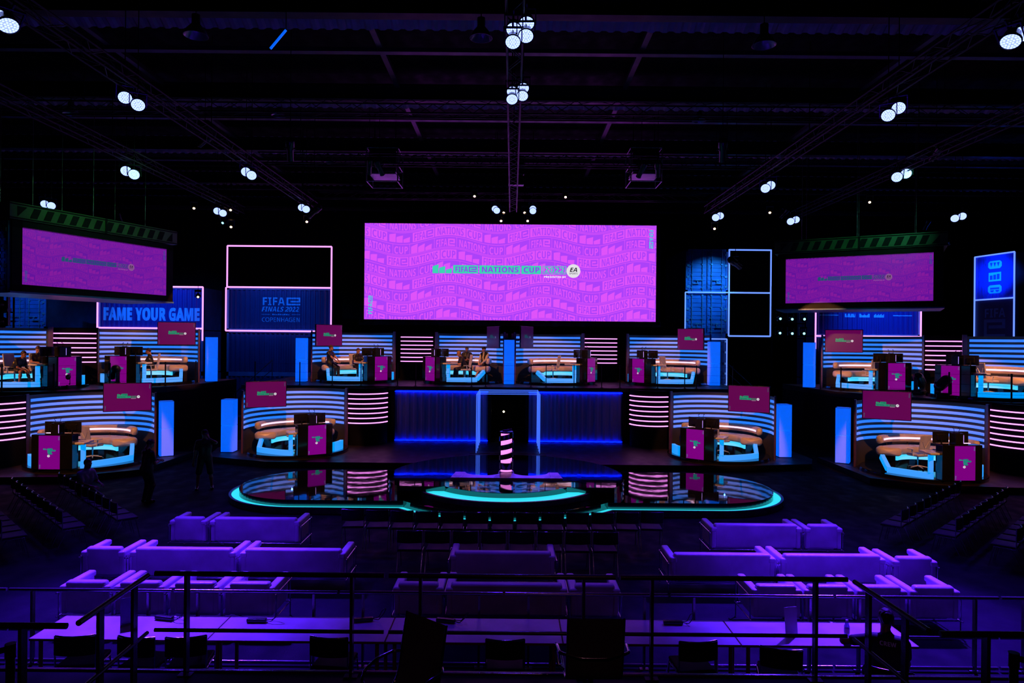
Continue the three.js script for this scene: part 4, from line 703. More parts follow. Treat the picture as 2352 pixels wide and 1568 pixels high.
for (const [x0, x1, z, l] of [[14.0, 15.8, 36.8, 'dark lamp ladder holding the six cyan beam lights'], [-22.8, -22.2, 30.4, 'dark lamp ladder at the picture edge holding two cyan beam lights']]) { const t = thing('lamp_ladder', l, 'lamp stand'); mk('post', [bar(W(x0, 0, z), W(x0, 7.6, z), 0.04), bar(W(x1, 0, z), W(x1, 7.6, z), 0.04)], M.black, t); for (const y of [4.8, 5.6, 6.4]) mk('cross_bar', bar(W(x0, y, z), W(x1, y, z), 0.03), M.black, t); }
// dark moving heads standing on the upper decks
for (const [x, y, Z, r, l] of [[143, 866, 25.6, 0.4, 'beside the booth with the crouching pair'], [262, 858, 27.2, -0.5, 'before the desk below the FAME YOUR GAME container'], [2112, 884, 26.8, 0.5, 'before the desk below the three-emblem container'], [2166, 884, 24.8, -0.5, 'below the tall sign column']]) {
  const p = at(x, y, Z); p.y = UP; const t = thing('floor_lamp_head', 'large black lamp head standing ' + l, 'stage lamp', p, r);
  mk('base', rbox(0.42, 0.16, 0.34, 0.03, 0, 0.08, 0), M.plastic, t); mk('yoke', [rbox(0.06, 0.46, 0.16, 0.02, -0.24, 0.38, 0), rbox(0.06, 0.46, 0.16, 0.02, 0.24, 0.38, 0), rbox(0.5, 0.06, 0.2, 0.02, 0, 0.18, 0)], M.plastic, t); mk('head', new THREE.CapsuleGeometry(0.19, 0.3, 6, 20).rotateZ(0.75 * Math.sign(r)).translate(0, 0.56, 0), M.plastic, t);
}
// projectors in cages and the speaker column
for (const [px, l] of [[884, 'caged projector hanging over the COPENHAGEN side of the main screen'], [1478, 'caged projector hanging over the container-door side of the main screen']]) {
  const p = at(px, 424, 26), t = thing('caged_projector', l, 'projector', p); mk('housing', rbox(1.0, 0.8, 1.0, 0.05, 0, 0.75, 0), M.plastic, t);
  const c = []; for (const sx of [-1, 1]) for (const sz of [-1, 1]) c.push(bar(V(sx * 0.58, 0, sz * 0.58), V(sx * 0.58, 1.25, sz * 0.58), 0.025)); for (const y of [0, 0.62, 1.25]) for (const s of [-1, 1]) c.push(bar(V(-0.58, y, s * 0.58), V(0.58, y, s * 0.58), 0.02), bar(V(s * 0.58, y, -0.58), V(s * 0.58, y, 0.58), 0.02)); mk('cage', c, M.tube, t);
  mk('base_plate', box(1.0, 0.04, 1.0, 0, 0.3, 0), M.pale, t); mk('hanger', [bar(V(-0.4, 1.2, 0), V(-0.4, 13.2 - p.y, 0), 0.02), bar(V(0.4, 1.2, 0), V(0.4, 13.2 - p.y, 0), 0.02)], M.darkmetal, t);
}
{ const t = thing('speaker_column', 'black hanging loudspeaker column in the middle above the main screen', 'loudspeaker', W(0.1, 11.35, 26)); for (let i = 0; i < 3; i++) mk('cabinet', rbox(0.6, 0.34, 0.5, 0.03, 0, -i * 0.36, -0.02 * i * i, 0, 0.05 * i), M.plastic, t); mk('hanger', bar(V(0, 0.15, 0), V(0, 1.85, 0), 0.03), M.darkmetal, t); }
// high bay lamps, unlit, and the stray blue tube
[[450, 74, 15], [1105, 80, 15.5], [1755, 96, 15], [640, 261, 24], [1606, 272, 24.5], [163, 257, 22.5], [755, 370, 31]].forEach(([x, y, Z], i) => { const p = at(x, y, Z), t = thing('high_bay_lamp', ['unlit dome lamp high above the hazard header', 'unlit dome lamp beside the nearest quad of lamps', 'unlit dome lamp above the right twin lamps near the top', 'small unlit dome lamp under the cross truss by the COPENHAGEN side', 'small unlit dome lamp under the cross truss by the container-door side', 'unlit dome lamp beside the twin lamps over the lounge sofas', 'small unlit dome lamp near the caged projector'][i], 'ceiling lamp', p); mk('shade', new THREE.LatheGeometry([[0.05, 0.2], [0.1, 0.17], [0.2, 0.05], [0.26, -0.08], [0.25, -0.08], [0.19, 0.04], [0.05, 0.17]].map(([r, yy]) => new THREE.Vector2(r, yy)), 24), M.tube, t); mk('gear_box', new THREE.CylinderGeometry(0.09, 0.09, 0.2, 14).translate(0, 0.28, 0), M.plastic, t); mk('hanger', bar(V(0, 0.36, 0), V(0, 13.2 - p.y, 0), 0.012, 5), M.black, t); });
{ const a = at(621, 112, 15.3), b = at(657, 69, 15.3), t = thing('tube_lamp', 'slanting bright blue light tube alone in the dark ceiling', 'tube light'); mk('tube', bar(a, b, 0.028, 10), M.bluetube, t); mk('holder', [bar(b, b.clone().setY(13.2), 0.01, 5)], M.black, t); }
// ---------------------------------------------------------------- lounge sofas and armchairs facing the stage
function protoLounge(W_) { // front faces +z
  const t = new THREE.Group(); t.name = W_ > 1 ? 'lounge_sofa' : 'lounge_armchair'; const w = W_ - 0.26, L = M.leather2;
  mk('backrest', [rbox(w + 0.06, 0.5, 0.14, 0.045, 0, 0.52, -0.28, 0, -0.06, 0, 3)], L, t);
  mk('seat_base', rbox(w, 0.16, 0.6, 0.03, 0, 0.3, 0.06), L, t);
  if (W_ > 1) for (const s of [-1, 1]) mk('seat_cushion', rbox(w / 2 - 0.01, 0.13, 0.58, 0.045, s * w / 4, 0.44, 0.08, 0, 0, 0, 3), L, t); else mk('seat_cushion', rbox(w - 0.01, 0.13, 0.58, 0.045, 0, 0.44, 0.08, 0, 0, 0, 3), L, t);
  for (const s of [-1, 1]) { const x = s * (W_ / 2 - 0.085); mk('armrest', [rbox(0.13, 0.1, 0.76, 0.035, x, 0.66, 0.0, 0, 0, 0, 3), rbox(0.09, 0.36, 0.72, 0.03, x, 0.45, 0.0)], L, t);
    mk('side_frame', [bar(V(s * W_ / 2, 0, -0.34), V(s * W_ / 2, 0.63, -0.34), 0.011), bar(V(s * W_ / 2, 0, 0.34), V(s * W_ / 2, 0.63, 0.34), 0.011), bar(V(s * W_ / 2, 0.6, -0.4), V(s * W_ / 2, 0.6, 0.4), 0.011), bar(V(s * W_ / 2, 0.24, -0.4), V(s * W_ / 2, 0.24, 0.4), 0.011)], M.chrome, t);
    for (const z of [-0.34, 0.34]) mk('foot', new THREE.CylinderGeometry(0.02, 0.02, 0.016, 12).translate(s * W_ / 2, 0.008, z), M.chrome, t); }
  for (const z of [-0.34, 0.34]) mk('cross_bar', bar(V(-W_ / 2, 0.24, z), V(W_ / 2, 0.24, z), 0.011), M.chrome, t);
  return t;
}
const arm = protoLounge(0.82), sofa = protoLounge(1.92);
const LOUNGE = [ // type, X, rear Z, label
  [0, -6.72, 14.25, 'pale lounge armchair of the back row, beside the single sofa, on the COPENHAGEN side'], [1, -5.33, 14.25, 'pale lounge sofa standing alone beside one armchair, on the COPENHAGEN side'],
  [0, -7.24, 12.15, 'pale lounge armchair at the outer end of the two-sofa row, COPENHAGEN side'], [1, -5.82, 12.15, 'pale lounge sofa between armchair and sofa in the two-sofa row, COPENHAGEN side'], [1, -3.87, 12.15, 'pale lounge sofa at the inner end of the two-sofa row, COPENHAGEN side'],
  [0, -6.5, 10.45, 'pale lounge armchair, outermost of the four-armchair row on the COPENHAGEN side'], [0, -5.67, 10.45, 'pale lounge armchair, second from outside in the four-armchair row, COPENHAGEN side'], [0, -4.83, 10.45, 'pale lounge armchair, third from outside in the four-armchair row, COPENHAGEN side'], [0, -3.99, 10.45, 'pale lounge armchair, innermost of the four-armchair row on the COPENHAGEN side'],
  [1, -0.13, 12.1, 'dim lounge sofa alone in the middle, nearest the black stacking chairs'], [0, -1.41, 10.5, 'dim lounge armchair beside the middle sofa, COPENHAGEN side'], [1, -0.05, 10.5, 'dim lounge sofa between two armchairs in the middle row'], [0, 1.31, 10.5, 'dim lounge armchair beside the middle sofa, container-door side'],
  [1, 5.08, 14.1, 'pale lounge sofa alone beside one armchair, on the container-door side'], [0, 6.47, 14.1, 'pale lounge armchair of the back row, on the container-door side'],
  [1, 3.77, 12.1, 'pale lounge sofa at the inner end of the two-sofa row, container-door side'], [1, 5.72, 12.1, 'pale lounge sofa between sofa and armchair in the two-sofa row, container-door side'], [0, 7.12, 12.0, 'pale lounge armchair at the outer end of the two-sofa row, container-door side'],
  [0, 4.13, 10.55, 'pale lounge armchair, innermost of the four-armchair row, container-door side'], [0, 4.93, 10.55, 'pale lounge armchair, second from inside in the four-armchair row, container-door side'], [0, 5.75, 10.55, 'pale lounge armchair behind the slanting rail, four-armchair row, container-door side'], [0, 6.57, 10.55, 'pale lounge armchair, outermost of the four-armchair row, container-door side'],
];
for (const [k, x, z, l] of LOUNGE) place(k ? sofa : arm, W(x, 0, z + 0.35), PI, l, k ? 'sofa' : 'armchair', k ? 'lounge sofas' : 'lounge armchairs');
// ---------------------------------------------------------------- black stacking chairs
function protoStack(pad = M.seatpad) { // front faces +z
  const t = new THREE.Group(); t.name = 'stacking_chair';
  mk('seat', rbox(0.46, 0.05, 0.44, 0.022, 0, 0.455, 0.02), pad, t);
  mk('backrest', [sweep(roundProf(0.6, 0.628, 0.61, 0.84, 0.012, 3), PI - 0.39, PI + 0.39, 12).translate(0, 0, 0.365)], M.fabric, t);
  for (const s of [-1, 1]) mk('leg_frame', [bar(V(s * 0.23, 0.012, 0.27), V(s * 0.235, 0.45, 0.17), 0.01, 6), bar(V(s * 0.23, 0.012, -0.3), V(s * 0.235, 0.45, -0.1), 0.01, 6), bar(V(s * 0.235, 0.43, -0.19), V(s * 0.238, 0.845, -0.195), 0.01, 6), bar(V(s * 0.235, 0.43, 0.19), V(s * 0.235, 0.43, -0.19), 0.01, 6)], M.chrome, t);
  mk('cross_bar', [bar(V(-0.235, 0.43, 0.14), V(0.235, 0.43, 0.14), 0.008, 5), bar(V(-0.235, 0.43, -0.12), V(0.235, 0.43, -0.12), 0.008, 5), tube([V(-0.236, 0.845, -0.19), V(-0.12, 0.848, -0.235), V(0, 0.848, -0.25), V(0.12, 0.848, -0.235), V(0.236, 0.845, -0.19)], 0.008, 12, 5)], M.chrome, t);
  return t;
}
const stack = protoStack();
for (let i = 0; i < 13; i++) { const x = -3.42 + i * 0.541, k = i - 6; place(stack, W(x, 0, 14.95 - 0.012 * (36 - k * k) / 3), PI - k * 0.012, `black stacking chair, ${ORD[i]} from the COPENHAGEN side in the row nearest the stage`, 'chair', 'stacking chairs before the stage'); }
for (let i = 0; i < 8; i++) { const x = -1.94 + i * 0.54; place(stack, W(x, 0, 13.35), PI, `black stacking chair, ${ORD[i]} from the COPENHAGEN side in the short second row`, 'chair', 'stacking chairs before the stage'); }
for (const [s, who] of [[-1, 'beside the onlookers'], [1, 'on the crew side']]) for (let r = 0; r < 3; r++) for (let i = 0; i < 9; i++) {
  const x0 = s < 0 ? -11.95 : 11.9, d = [0.72, -0.69], X = s < 0 ? x0 + d[0] * i * 0.56 - 0.72 * r : x0 - d[0] * i * 0.56 + 0.72 * r, Z = 18.5 + d[1] * i * 0.56 - 0.75 * r;
  place(stack, W(X, 0, Z), PI + s * 0.8, `dark stacking chair, ${ORD[i]} from the stage end, ${['inner', 'middle', 'outer'][r]} slanting row ${who}`, 'chair', s < 0 ? 'slanting chair rows beside the onlookers' : 'slanting chair rows on the crew side');
}
// ---------------------------------------------------------------- long tables with their chairs
for (let i = 0; i < 5; i++) {
  const x = -4.88 + i * 2.22, t = thing('work_table', `pale-topped work table, ${ORD[i]} from the COPENHAGEN side in the long row behind the railing`, 'table', W(x, 0, 8.87), 0, 'work tables');
  mk('table_top', rbox(2.2, 0.03, 0.74, 0.006, 0, 0.735, 0), M.leather2, t); mk('edge_band', [box(2.2, 0.028, 0.006, 0, 0.735, 0.372), box(0.006, 0.028, 0.74, -1.102, 0.735, 0), box(0.006, 0.028, 0.74, 1.102, 0.735, 0)], M.wood, t);
  for (const sx of [-1, 1]) for (const sz of [-1, 1]) mk('leg', bar(V(sx * 1.0, 0, sz * 0.3), V(sx * 1.0, 0.72, sz * 0.3), 0.025, 10), M.wood, t);
}
[[-5.35, 8.58, 0.1, 'under the end of the first work table'], [-4.55, 8.56, -0.1, 'second along the first work table'], [-4.0, 8.58, 0.15, 'between the first and second work tables'], [-2.2, 8.6, -0.1, 'at the second work table'], [-0.05, 8.58, 0, 'in the dark middle, at the third work table'], [2.3, 8.58, 0.1, 'at the fourth work table'], [3.32, 8.4, -0.25, 'turned beside the crew member at the fifth work table']].forEach(([x, z, r, l]) => place(stack, W(x, 0, z), PI + r, 'black stacking chair with chrome frame ' + l, 'chair', 'chairs at the work tables'));
// things on the tables
function holder(l, x, z, r, h, k) { const t = thing('sign_holder', l, 'sign holder', W(x, 0.75, z), r); mk('panel', [rbox(0.18, h, 0.006, 0.002, 0, h / 2 + 0.005, 0, 0, -0.1)], k, t); mk('foot', rbox(0.18, 0.006, 0.09, 0.002, 0, 0.003, 0.02), k, t); }
holder('upright white card in a stand on the fifth table', 3.62, 8.78, 0.25, 0.36, M.white);
holder('clear upright sign holder on the table beside the slanting rail', -5.0, 8.95, 0.5, 0.34, std(0.2, 0.16, 0.3, 0.2));
{ const t = thing('water_bottle', 'clear plastic water bottle on the table near the crew member', 'bottle', W(4.31, 0.75, 8.72)); mk('body', new THREE.LatheGeometry([[0, 0], [0.033, 0.002], [0.034, 0.03], [0.031, 0.06], [0.034, 0.09], [0.031, 0.12], [0.034, 0.15], [0.02, 0.2], [0.013, 0.21], [0.013, 0.22]].map(([r, y]) => new THREE.Vector2(r, y)), 20), new THREE.MeshPhysicalMaterial({ color: 0xb8b0d8, roughness: 0.15, transmission: 0.6, thickness: 0 }), t); mk('cap', new THREE.CylinderGeometry(0.016, 0.016, 0.02, 16).translate(0, 0.226, 0), M.white, t); mk('label', new THREE.CylinderGeometry(0.0345, 0.0345, 0.06, 20, 1, true).translate(0, 0.1, 0), M.pale, t); }
[[-4.6, 9.1, 'on the second table from the slanting rail'], [-3.35, 9.05, 'on the table behind the innermost armchair'], [-1.95, 9.1, 'at the back edge of the dim table'], [-0.85, 9.1, 'in front of the middle sofa'], [2.18, 9.1, 'on the table behind the dim armchair']].forEach(([x, z, l], i) => { const t = thing('power_strip', 'dark power block with a looped cable ' + l, 'power strip', W(x, 0.75, z), 0.2 * (i % 3) - 0.2); mk('housing', rbox(0.26, 0.05, 0.07, 0.015, 0, 0.027, 0), M.plastic, t); mk('cable', tube([V(0.12, 0.03, 0), V(0.2, 0.03, 0.04), V(0.27, 0.09, 0.0), V(0.3, 0.14, -0.05), V(0.25, 0.1, -0.08), V(0.2, 0.02, -0.06), V(0.05, 0.012, -0.06)], 0.006, 30, 6), M.plastic, t); });
// ---------------------------------------------------------------- rails
for (let i = 0; i < 8; i++) {
  const x0 = -9.18 + i * 2.28, x1 = x0 + 2.24, Z = 9.42, t = thing('guard_rail', `three-bar metal rail panel behind the work tables, ${ORD[i]} from the COPENHAGEN side`, 'railing', V(0, 0, 0), 0, 'guard rail behind the tables');
  mk('top_rail', bar(W(x0, 1.02, Z), W(x1, 1.02, Z), 0.024, 12), M.rail, t); mk('middle_rail', bar(W(x0, 0.47, Z), W(x1, 0.47, Z), 0.02, 12), M.rail, t); mk('bottom_rail', bar(W(x0, 0.05, Z), W(x1, 0.05, Z), 0.024, 12), M.rail, t);
  for (const x of [x0 + 0.32, x1 - 0.32]) mk('post', [rectbar(W(x, 0, Z), W(x, 1.0, Z), 0.06, 0.03), box(0.12, 0.012, 0.1, x, 0.006, -Z)], M.tube, t);
}
function standRail(l, a, b, posts, bottom) { // on the spectator stand, height 1
  const t = thing('stand_rail', l, 'railing'); for (const [h, r, n] of [[2.05, 0.026, 'top_rail'], [1.46, 0.02, 'middle_rail']]) mk(n, bar(W(a[0], h, a[1]), W(b[0], h, b[1]), r, 12), M.darkrail, t);
  for (const f of posts) { const x = a[0] + (b[0] - a[0]) * f, z = a[1] + (b[1] - a[1]) * f; mk('post', [rectbar(W(x, 1, z), W(x, 2.04, z), 0.075, 0.03), box(0.14, 0.012, 0.12, x, 1.006, -z)], M.darkrail, t); }
}
standRail('dark front rail of the spectator stand, first panel on the COPENHAGEN side', [-3.7, 7.12], [-1.31, 7.12], [0.14, 0.86]);
standRail('dark front rail of the spectator stand, middle panel behind the swivel chairs', [-1.26, 7.12], [1.1, 7.12], [0.14, 0.86]);
standRail('dark front rail of the spectator stand, third panel towards the crew member', [1.15, 7.12], [3.52, 7.12], [0.14, 0.86]);
standRail('slanting-looking side rail coming towards the camera, COPENHAGEN side', [-3.74, 7.05], [-3.7, 5.86], [0.22, 0.72]);
standRail('slanting-looking side rail coming towards the camera, crew side', [3.56, 7.05], [3.6, 5.86], [0.22, 0.72]);
standRail('nearest rail of the stand leaving the picture on the COPENHAGEN side', [-3.76, 5.8], [-6.1, 5.8], [0.16, 0.86]);
standRail('nearest rail of the stand leaving the picture on the crew side', [3.66, 5.8], [6.1, 5.8], [0.16, 0.86]);
for (const [x, z, s, l] of [[-4.2, 5.75, -1, 'black belt barrier post at the lower corner beside the clear sign holder'], [4.25, 5.75, 1, 'black belt barrier post at the lower corner beside the crew member']]) { const t = thing('barrier_post', l, 'barrier post', W(x, 1, z)); mk('pole', new THREE.CylinderGeometry(0.034, 0.034, 0.8, 20).translate(0, 0.42, 0), M.plastic, t); mk('head', new THREE.CylinderGeometry(0.042, 0.042, 0.12, 20).translate(0, 0.86, 0), M.plastic, t); mk('base', new THREE.CylinderGeometry(0.16, 0.17, 0.03, 28).translate(0, 0.015, 0), M.plastic, t); mk('belt', [rectbar(V(s * 0.04, 0.87, 0), V(s * 1.3, 0.62, 0.5), 0.004, 0.05)], M.fabric, t); }
// ---------------------------------------------------------------- swivel mesh armchairs on the stand
function protoSwivel() { // faces +z
  const t = new THREE.Group(); t.name = 'swivel_armchair'; const prof = [[0.27, 0.46], [0.12, 0.445], [-0.05, 0.44], [-0.17, 0.46], [-0.225, 0.53], [-0.255, 0.65], [-0.29, 0.85], [-0.33, 1.06]], w = 0.48, pos = [], idx = [];
  const cv = new THREE.CatmullRomCurve3(prof.map(([z, y]) => V(0, y, z))).getPoints(30); cv.forEach((p) => pos.push(-w / 2, p.y, p.z, w / 2, p.y, p.z)); cv.forEach((p) => pos.push(-w / 2, p.y - 0.008, p.z - 0.008, w / 2, p.y - 0.008, p.z - 0.008)); const n = cv.length;
  for (let i = 0; i < n - 1; i++) { const a = i * 2, b = (n + i) * 2; idx.push(a, a + 1, a + 2, a + 1, a + 3, a + 2, b, b + 2, b + 1, b + 1, b + 2, b + 3); }
  const sl = ngeo(pos, idx); const back = ngeo(pos, idx); mk('sling', sl, std(0.14, 0.11, 0.15, 0.85), t);
  for (const s of [-1, 1]) { mk('side_rail', tube(cv.filter((_, i) => i % 2 === 0).map((p) => V(s * (w / 2 + 0.008), p.y, p.z)), 0.012, 40, 8), M.chrome, t);
    mk('armrest', [tube([V(s * 0.26, 0.72, -0.27), V(s * 0.31, 0.72, -0.22), V(s * 0.32, 0.71, -0.05), V(s * 0.32, 0.66, 0.08), V(s * 0.315, 0.58, 0.12), V(s * 0.29, 0.47, 0.06), V(s * 0.25, 0.45, 0.02)], 0.014, 40, 8)], M.chrome, t); }
  mk('back_bow', tube([V(-0.25, 0.72, -0.27), V(-0.12, 0.70, -0.30), V(0.12, 0.70, -0.30), V(0.25, 0.72, -0.27)], 0.012, 16, 8), M.chrome, t);
  mk('gas_stem', [bar(V(0, 0.1, 0), V(0, 0.43, 0), 0.025), rbox(0.3, 0.03, 0.2, 0.01, 0, 0.425, 0)], M.chrome, t);
  for (let i = 0; i < 5; i++) { const a = i * 2 * PI / 5, x = Math.sin(a), z = Math.cos(a), l = mk('base_leg', [bar(V(0, 0.11, 0), V(0.3 * x, 0.075, 0.3 * z), 0.02, 8, 0.012)], M.chrome, t); mk('caster', new THREE.CylinderGeometry(0.028, 0.028, 0.045, 12).rotateZ(PI / 2).rotateY(a).translate(0.3 * x, 0.028, 0.3 * z), M.plastic, l); }
  return t;
}
const swivel = protoSwivel();
place(swivel, W(0.76, 1, 6.35), PI + 0.02, 'dark mesh swivel armchair with chrome arms, facing the stage', 'office chair', 'swivel armchairs');
place(swivel, W(-0.94, 1, 5.75), -0.68, 'dark mesh swivel armchair turned sideways, leaning beside the other', 'office chair', 'swivel armchairs').rotation.z = 0.0;
// ---------------------------------------------------------------- people: skeletons meshed as one smooth skin, clothes as children
const smin = (a, b, k) => { const h = Math.max(k - Math.abs(a - b), 0) / k; return Math.min(a, b) - h * h * k * 0.25; };
function sdCap(b, x, y, z) {                                      // tapered capsule [ax, ay, az, ra, bx, by, bz, rb]
  const dx = b[4] - b[0], dy = b[5] - b[1], dz = b[6] - b[2], l = dx * dx + dy * dy + dz * dz; let t = l ? ((x - b[0]) * dx + (y - b[1]) * dy + (z - b[2]) * dz) / l : 0; t = t < 0 ? 0 : t > 1 ? 1 : t;
  const ex = x - b[0] - dx * t, ey = y - b[1] - dy * t, ez = z - b[2] - dz * t; return Math.sqrt(ex * ex + ey * ey + ez * ez) - (b[3] + (b[7] - b[3]) * t);
}
const field = (bones, grow, k) => (x, y, z) => { let d = 9; for (const b of bones) { const e = sdCap(b, x, y, z) - grow; if (e < d + k) d = smin(d, e, k); } return d; };
function bounds(bones, pad) { const lo = [9, 9, 9], hi = [-9, -9, -9]; for (const b of bones) for (const o of [0, 4]) for (let i = 0; i < 3; i++) { lo[i] = Math.min(lo[i], b[o + i] - b[o + 3] - pad); hi[i] = Math.max(hi[i], b[o + i] + b[o + 3] + pad); } return [lo, hi]; }
function net(f, lo, hi, c) {                                      // surface nets
  const n = [0, 1, 2].map((i) => Math.ceil((hi[i] - lo[i]) / c) + 2), [nx, ny, nz] = n, val = new Float32Array(nx * ny * nz), vid = new Int32Array(nx * ny * nz).fill(-1), I = (i, j, k) => i + nx * (j + ny * k);
  for (let k = 0; k < nz; k++) for (let j = 0; j < ny; j++) for (let i = 0; i < nx; i++) val[I(i, j, k)] = f(lo[0] + i * c, lo[1] + j * c, lo[2] + k * c);
  const pos = [], idx = [];
  for (let k = 0; k < nz - 1; k++) for (let j = 0; j < ny - 1; j++) for (let i = 0; i < nx - 1; i++) {
    let m = 0, sx = 0, sy = 0, sz = 0, q = 0; const v = (a, b, d) => val[I(i + a, j + b, k + d)];
    for (let t = 0; t < 8; t++) if (v(t & 1, t >> 1 & 1, t >> 2) < 0) m++;
    if (!m || m === 8) continue;
    for (const [a, b] of NE) { const p = v(a & 1, a >> 1 & 1, a >> 2), r = v(b & 1, b >> 1 & 1, b >> 2); if ((p < 0) === (r < 0)) continue; const t = p / (p - r); sx += (a & 1) + ((b & 1) - (a & 1)) * t; sy += (a >> 1 & 1) + ((b >> 1 & 1) - (a >> 1 & 1)) * t; sz += (a >> 2) + ((b >> 2) - (a >> 2)) * t; q++; }
    vid[I(i, j, k)] = pos.length / 3; pos.push(lo[0] + (i + sx / q) * c, lo[1] + (j + sy / q) * c, lo[2] + (k + sz / q) * c);
  }
  const quad = (a, b, d, e, s) => { if (a < 0 || b < 0 || d < 0 || e < 0) return; s ? idx.push(a, b, d, a, d, e) : idx.push(a, d, b, a, e, d); };
  for (let k = 1; k < nz - 1; k++) for (let j = 1; j < ny - 1; j++) for (let i = 1; i < nx - 1; i++) {
    const s = val[I(i, j, k)] < 0;
    if (s !== val[I(i + 1, j, k)] < 0) quad(vid[I(i, j - 1, k - 1)], vid[I(i, j, k - 1)], vid[I(i, j, k)], vid[I(i, j - 1, k)], s);
    if (s !== val[I(i, j + 1, k)] < 0) quad(vid[I(i - 1, j, k - 1)], vid[I(i - 1, j, k)], vid[I(i, j, k)], vid[I(i, j, k - 1)], s);
    if (s !== val[I(i, j, k + 1)] < 0) quad(vid[I(i - 1, j - 1, k)], vid[I(i, j - 1, k)], vid[I(i, j, k)], vid[I(i - 1, j, k)], s);
  }
  const g = new THREE.BufferGeometry(), nor = new Float32Array(pos.length), e = c * 0.4, a = V(0, 0, 0); g.setAttribute('position', new THREE.Float32BufferAttribute(pos, 3)); g.setIndex(idx);
  for (let i = 0; i < pos.length; i += 3) { const [x, y, z] = [pos[i], pos[i + 1], pos[i + 2]]; a.set(f(x + e, y, z) - f(x - e, y, z), f(x, y + e, z) - f(x, y - e, z), f(x, y, z + e) - f(x, y, z - e)).normalize(); a.toArray(nor, i); }
  g.setAttribute('normal', new THREE.BufferAttribute(nor, 3)); return g;
}
const NE = [[0, 1], [2, 3], [4, 5], [6, 7], [0, 2], [1, 3], [4, 6], [5, 7], [0, 4], [1, 5], [2, 6], [3, 7]];
const bone = (a, ra, b, rb) => [a.x, a.y, a.z, ra, b.x, b.y, b.z, rb];
function ik(a, b, l1, l2, pole) {                                 // middle joint of a two-bone limb
  const d = b.clone().sub(a); let L = d.length(); const max = (l1 + l2) * 0.995; if (L > max) { d.multiplyScalar(max / L); L = max; b.copy(a).add(d); } const u = d.normalize(), x = (l1 * l1 - l2 * l2 + L * L) / (2 * L), h = Math.sqrt(Math.max(0, l1 * l1 - x * x));
  const p = pole.clone().addScaledVector(u, -pole.dot(u)).normalize(); return a.clone().addScaledVector(u, x).addScaledVector(p, h);
}
function handGeo(w, dir, out, s) {                                // palm, four bent fingers of different lengths and a thumb from the side; out = direction the palm's back faces
  const u = dir.clone().normalize(), n = out.clone().addScaledVector(u, -out.dot(u)).normalize(), side = u.clone().cross(n).multiplyScalar(s), P = (a, b, c) => w.clone().addScaledVector(u, a).addScaledVector(side, b).addScaledVector(n, c), B = [];
  B.push(bone(P(0, 0, 0), 0.026, P(0.03, 0, 0), 0.028)); for (const b of [-0.026, 0, 0.026]) B.push(bone(P(0.02, b * 0.7, 0), 0.019, P(0.085, b, 0), 0.0155));
  [[-0.033, 0.062], [-0.011, 0.078], [0.011, 0.084], [0.033, 0.074]].forEach(([b, l]) => { const k = P(0.088, b, 0.002), m = P(0.088 + l * 0.48, b * 1.08, -0.010), t = P(0.088 + l * 0.82, b * 1.1, -0.034), e = P(0.088 + l * 0.92, b * 1.1, -0.052); B.push(bone(k, 0.0102, m, 0.0092), bone(m, 0.0092, t, 0.0084), bone(t, 0.0084, e, 0.0075)); });
  const t0 = P(0.03, 0.03, -0.005), t1 = P(0.062, 0.056, -0.018), t2 = P(0.088, 0.062, -0.03); B.push(bone(t0, 0.015, t1, 0.0115), bone(t1, 0.0115, t2, 0.009));
  const [lo, hi] = bounds(B, 0.012); return net(field(B, 0, 0.007), lo, hi, 0.0048);
}
